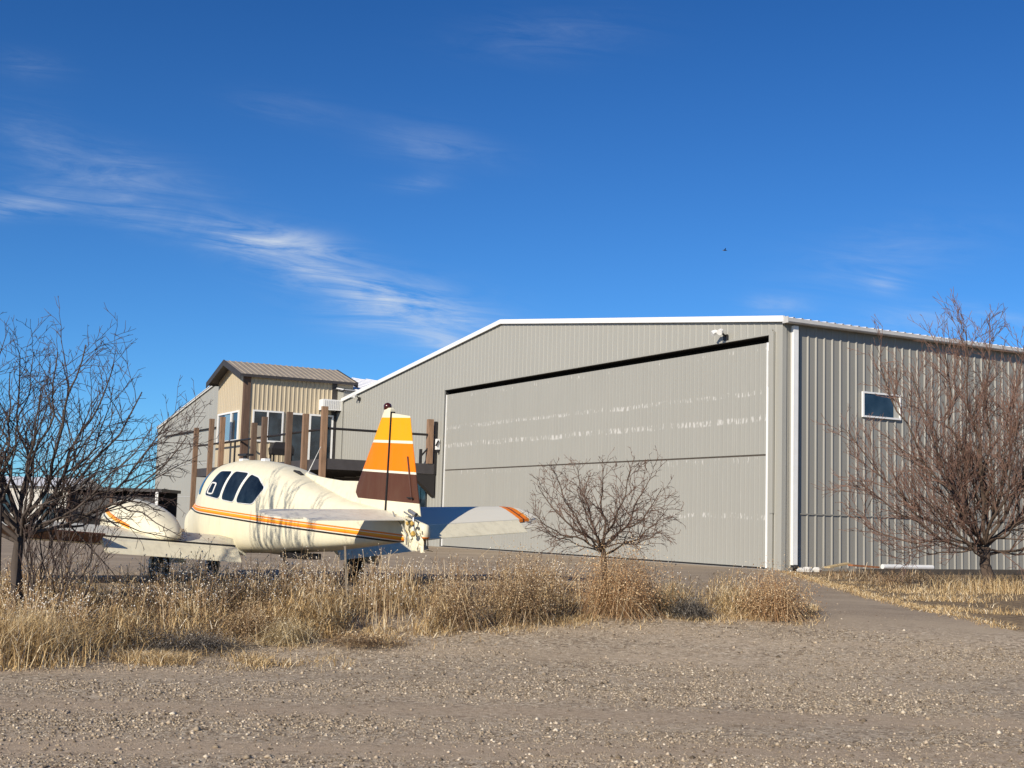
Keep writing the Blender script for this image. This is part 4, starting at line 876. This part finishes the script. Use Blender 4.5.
def bush(name, label, cat, u, v, Y_, rad, hh, mt, nst, nsp, seed, up=1., spr=.0085, group=None, flat=1.):
    group = 'dry shrubs in the weed strip' if name == 'dry_shrub' else 'dead brush at the gravel edge'
    rg = np.random.default_rng(seed); p = at(u, v, Y_); gx, gy = p.x, p.y; z0 = gz(gx, gy)
    root = thing(name, label, cat, (gx, gy, z0), 0, group)
    n = nst; th = rg.random(n)*6.283; ph = np.arccos(1-rg.random(n)*(1-math.cos(math.radians(80))))*up; L_ = rg.uniform(.55,1.05,n)
    E = np.stack([np.cos(th)*np.sin(ph)*rad*L_, np.sin(th)*np.sin(ph)*rad*L_*flat, np.cos(ph)*hh*L_], -1); B0 = np.stack([rg.normal(0,rad*.36,n), rg.normal(0,rad*.36*flat,n), np.zeros(n)], -1)
    M_ = B0*.4+E*.5+np.stack([rg.normal(0,.05,n), rg.normal(0,.05,n), hh*.10+0*th], -1)*1.0; M_[:,2] = np.maximum(M_[:,2], .01); E[:,2] = np.maximum(E[:,2], .01)
    wv = np.stack([np.cos(th+1.57), np.sin(th+1.57), 0*th], -1)*.0023; V = np.stack([B0-wv, B0+wv, M_-wv*.8, M_+wv*.8, E], 1).reshape(-1,3)
    F_ = (np.array([(0,1,3),(0,3,2),(2,3,4)])[None]+5*np.arange(n)[:,None,None]).reshape(-1,3); npmesh('stems', V, F_, mt, root)['kind'] = 'stuff'
    k = rg.integers(0, n, nsp); q = rg.uniform(.35,1.05,nsp)[:,None]; P = (1-q)**2*B0[k]+2*q*(1-q)*M_[k]+q*q*E[k]+rg.normal(0,.05,(nsp,3)); P[:,2] = np.maximum(P[:,2], .012)
    v_, f_ = specks(P, spr, rg); npmesh('husks', v_, f_, mt, root)['kind'] = 'stuff'; return root
M_redbrush = mat('reddish_brush', rough=.85, spec=.2, build=island([(0,(.15,.085,.045)),(.4,(.36,.205,.10)),(.75,(.58,.395,.21)),(1,(.78,.64,.42))]))
bush('dry_shrub', 'rounded reddish-brown dry shrub at the foot of the small round tree', 'shrub', 618, 625, 16.75, .88, 1.15, M_redbrush, 700, 14000, 1, .95)
bush('dry_shrub', 'dark brown dry shrub under the striped right tailplane tip', 'shrub', 520, 625, 16.1, .72, 1.0, M_brush, 480, 10000, 2, .9)
bush('dry_shrub', 'thin brown dry shrub just right of the tail fin base', 'shrub', 458, 628, 15.6, .62, .85, M_brush, 300, 5000, 3, .9)
bush('dry_shrub', 'spiky straw-coloured shrub with red-brown twigs at the right end of the weed strip', 'shrub', 772, 630, 17.0, .72, .78, M_redbrush, 800, 8000, 4, 1.)
bush('dry_shrub', 'pale straw clump between the reddish shrub and the grey tumbleweed', 'shrub', 665, 612, 17.5, .62, .50, M_straw, 1400, 1200, 5, 1.)
bush('tumbleweed', 'dark grey matted tumbleweed lying at the front of the weed strip', 'tumbleweed', 690, 622, 16.9, .40, .30, M_grey, 1500, 2600, 6, 1.15)
bush('dry_shrub', 'bright straw tuft behind the spiky shrub at the right end of the strip', 'shrub', 735, 612, 17.7, .50, .46, M_straw, 900, 600, 7, 1.)
bush('dry_shrub', 'brownish shrub among the grass below the cockpit windows', 'shrub', 250, 640, 14.6, .62, .55, M_brush, 500, 2600, 8, 1.)
bush('dry_shrub', 'arching pale grass tussock at the gravel edge below the middle of the fuselage', 'shrub', 285, 650, 14.35, .5, .38, M_straw, 900, 300, 9, 1.05)
bush('tumbleweed', 'low dark broken brush lying flat at the gravel edge, left of the centre', 'tumbleweed', 365, 654, 14.5, .7, .14, M_brush, 700, 1500, 10, 1.2)
bush('tumbleweed', 'dark dead brush lying on the ground in the gap of the left weeds', 'tumbleweed', 195, 648, 13.9, .85, .22, M_grey, 1100, 2200, 11, 1.2)
bush('dry_shrub', 'tall straw clump at the far left edge of the gravel', 'shrub', 30, 655, 13.0, .7, .62, M_straw, 900, 700, 12, .9)

# ------------------------------------------------------------------ things lying about
M_stake = mat('grey_weathered_stake', (.22,.18,.13), .9, var=.3, vs=8)
p = at(349, 600, 15.9); z0 = gz(p.x, p.y); tp = at(345, 546, 15.9)
b = MB(); b.bar((0,0,-.05), Vector((tp.x-p.x, 0, tp.z-z0)), .026, .024); o = b.build('stake', M_stake); o.location = (p.x, p.y, z0); tag(o, 'thin grey wooden stake leaning in the weeds below the tail', 'stake')
b = MB(); b.tube([(0,0,0),(.02,0,.25),(.10,.06,.5),(.14,.08,.62)], .016, 5); pr_ = at(368, 578, 17.2); o = b.build('dead_stick', M_bark); o.location = (pr_.x, pr_.y, APRON-.02); tag(o, 'dark dead stick leaning under the tail beside the right wheel', 'stick')
def hl(s, y, z): # hangar coordinates to world
    return Vector((H0.x+UX*s-math.cos(TH)*y, H0.y+UY*s-math.sin(TH)*y, H0.z+z))
def lay(name, lab, cat, a, c, w, h_, mt, cyl=False):
    a, c = Vector(a), Vector(c); b = MB()
    if cyl: b.tube([Vector((0,0,0)), (c-a)*.5, c-a], w, 10, 0, True)
    else: b.bar((0,0,0), c-a, w, h_)
    o = b.build(name, mt); o.location = a; return tag(o, lab, cat)
lay('timber_beam', 'long dark weathered timber lying along the foot of the hangar side wall', 'timber', hl(-1.9,-1.0,.07), hl(-1.2,-9.5,.07), .2, .15, mat('dark_timber', (.085,.07,.055), .9, var=.3, vs=6))
lay('drain_pipe', 'white plastic drain pipe lying by the hangar side wall', 'pipe', hl(-.75,-3.0,.17), hl(-.7,-5.0,.16), .07, 0, M_white, True)
lay('plank', 'rusty orange plank on the rubble left of the white pipe', 'plank', hl(-.8,-1.75,.2), hl(-.75,-2.8,.15), .18, .05, mat('rusty_board', (.30,.12,.05), .8, var=.3, vs=6))
lay('plank', 'pale yellow board on the rubble, left of the rusty plank', 'plank', hl(-.7,-1.0,.13), hl(-.55,-1.9,.24), .2, .04, mat('pale_board', (.50,.38,.20), .8, var=.2))
b = MB()
for k in range(7):
    cx_, cy_, r0 = random.uniform(-.3,.3), random.uniform(-.12,.12), random.uniform(.07,.14)
    ring = lambda z, q: [(cx_+r0*q*math.cos(f_)*random.uniform(.8,1.2), cy_+r0*q*math.sin(f_)*random.uniform(.8,1.2), z) for f_ in [k_*.9 for k_ in range(7)]]
    b.loft([ring(-.02,.9), ring(r0*.5,1.05), ring(r0*1.0,.6)])
o = b.build('rubble', mat('white_rubble', (.62,.61,.57), .9, var=.2)); o.location = hl(-.45,-.55,.0); o.rotation_euler.z = TH; tag(o, 'small heap of white broken concrete below the downspout', 'rubble')
# things in the far left
p = at(114, 512, 68.); sh = thing('dark_shed', 'low flat-roofed dark shed seen beyond the left wing', 'shed', (p.x, p.y, APRON)); b = MB()
b.box((-2.6,0,2.15),(2.45,4,2.32)); b.build('roof', M_fascia, sh)
b = MB(); b.box((-2.4,.5,0),(2.1,.56,1.9)); b.box((-2.5,3.8,0),(2.3,3.9,2.15)); b.box((-2.5,.1,0),(-2.4,3.8,2.15)); b.build('wall', M_fascia, sh)
for x in (-2.45, -.2, 2.2):
    b = MB(); b.box((x-.07,.0,0),(x+.07,.14,2.149)); b.build('post', M_white if x > 2 else M_wood2, sh)
b = MB(); b.bar((-1.9,-.1,2.33),(-1.1,-.1,3.0),.3,.12); b.build('roof_brace', M_fascia, sh)
p = at(38, 512, 75.); ws = thing('pale_building', 'low pale building behind the branches at the far left', 'building', (p.x, p.y, APRON)); b = MB()
b.box((-4.2,0,0),(1.75,6,2.4)); b.build('wall', mat('pale_render', (.55,.53,.48), .8, var=.1), ws)
b = MB(); b.loft([[(-4.4,-.3,2.4),(1.95,-.3,2.4),(1.95,3,3.0),(-4.4,3,3.0)],[(-4.4,6.3,2.4),(1.95,6.3,2.4),(1.95,3.1,3.0),(-4.4,3.1,3.0)]]); b.build('roof', M_roof, ws, fix=True)
b = MB(); b.box((-2.6,-.03,.8),(-1.6,-.002,1.9)); b.build('window', M_glass, ws)
b = MB(); b.box((.2,-.03,0.02),(1.0,-.002,2.0)); b.build('door', M_glass, ws)
# a bird high over the hangar
p = at(724.5, 250.5, 120.); b = MB()
b.loft([[(-.22,0,.0),(-.21,.02,.02),(-.2,0,.03)],[(0,-.06,-.05),(0,.07,.0),(0,0,.08)],[(.25,-.02,.0),(.25,.02,.0),(.25,0,.03)]]); b.add([(-.05,0,.02),(.1,0,.02),(.05,-.45,.14),(0,-.45,.14)],[(0,1,2,3)]); b.add([(-.05,0,.02),(.1,0,.02),(.05,.45,.14),(0,.45,.14)],[(0,1,2,3)])
o = b.build('bird', M_steel); o.location = p; tag(o, 'tiny dark bird flying in the blue sky above the hangar', 'bird')
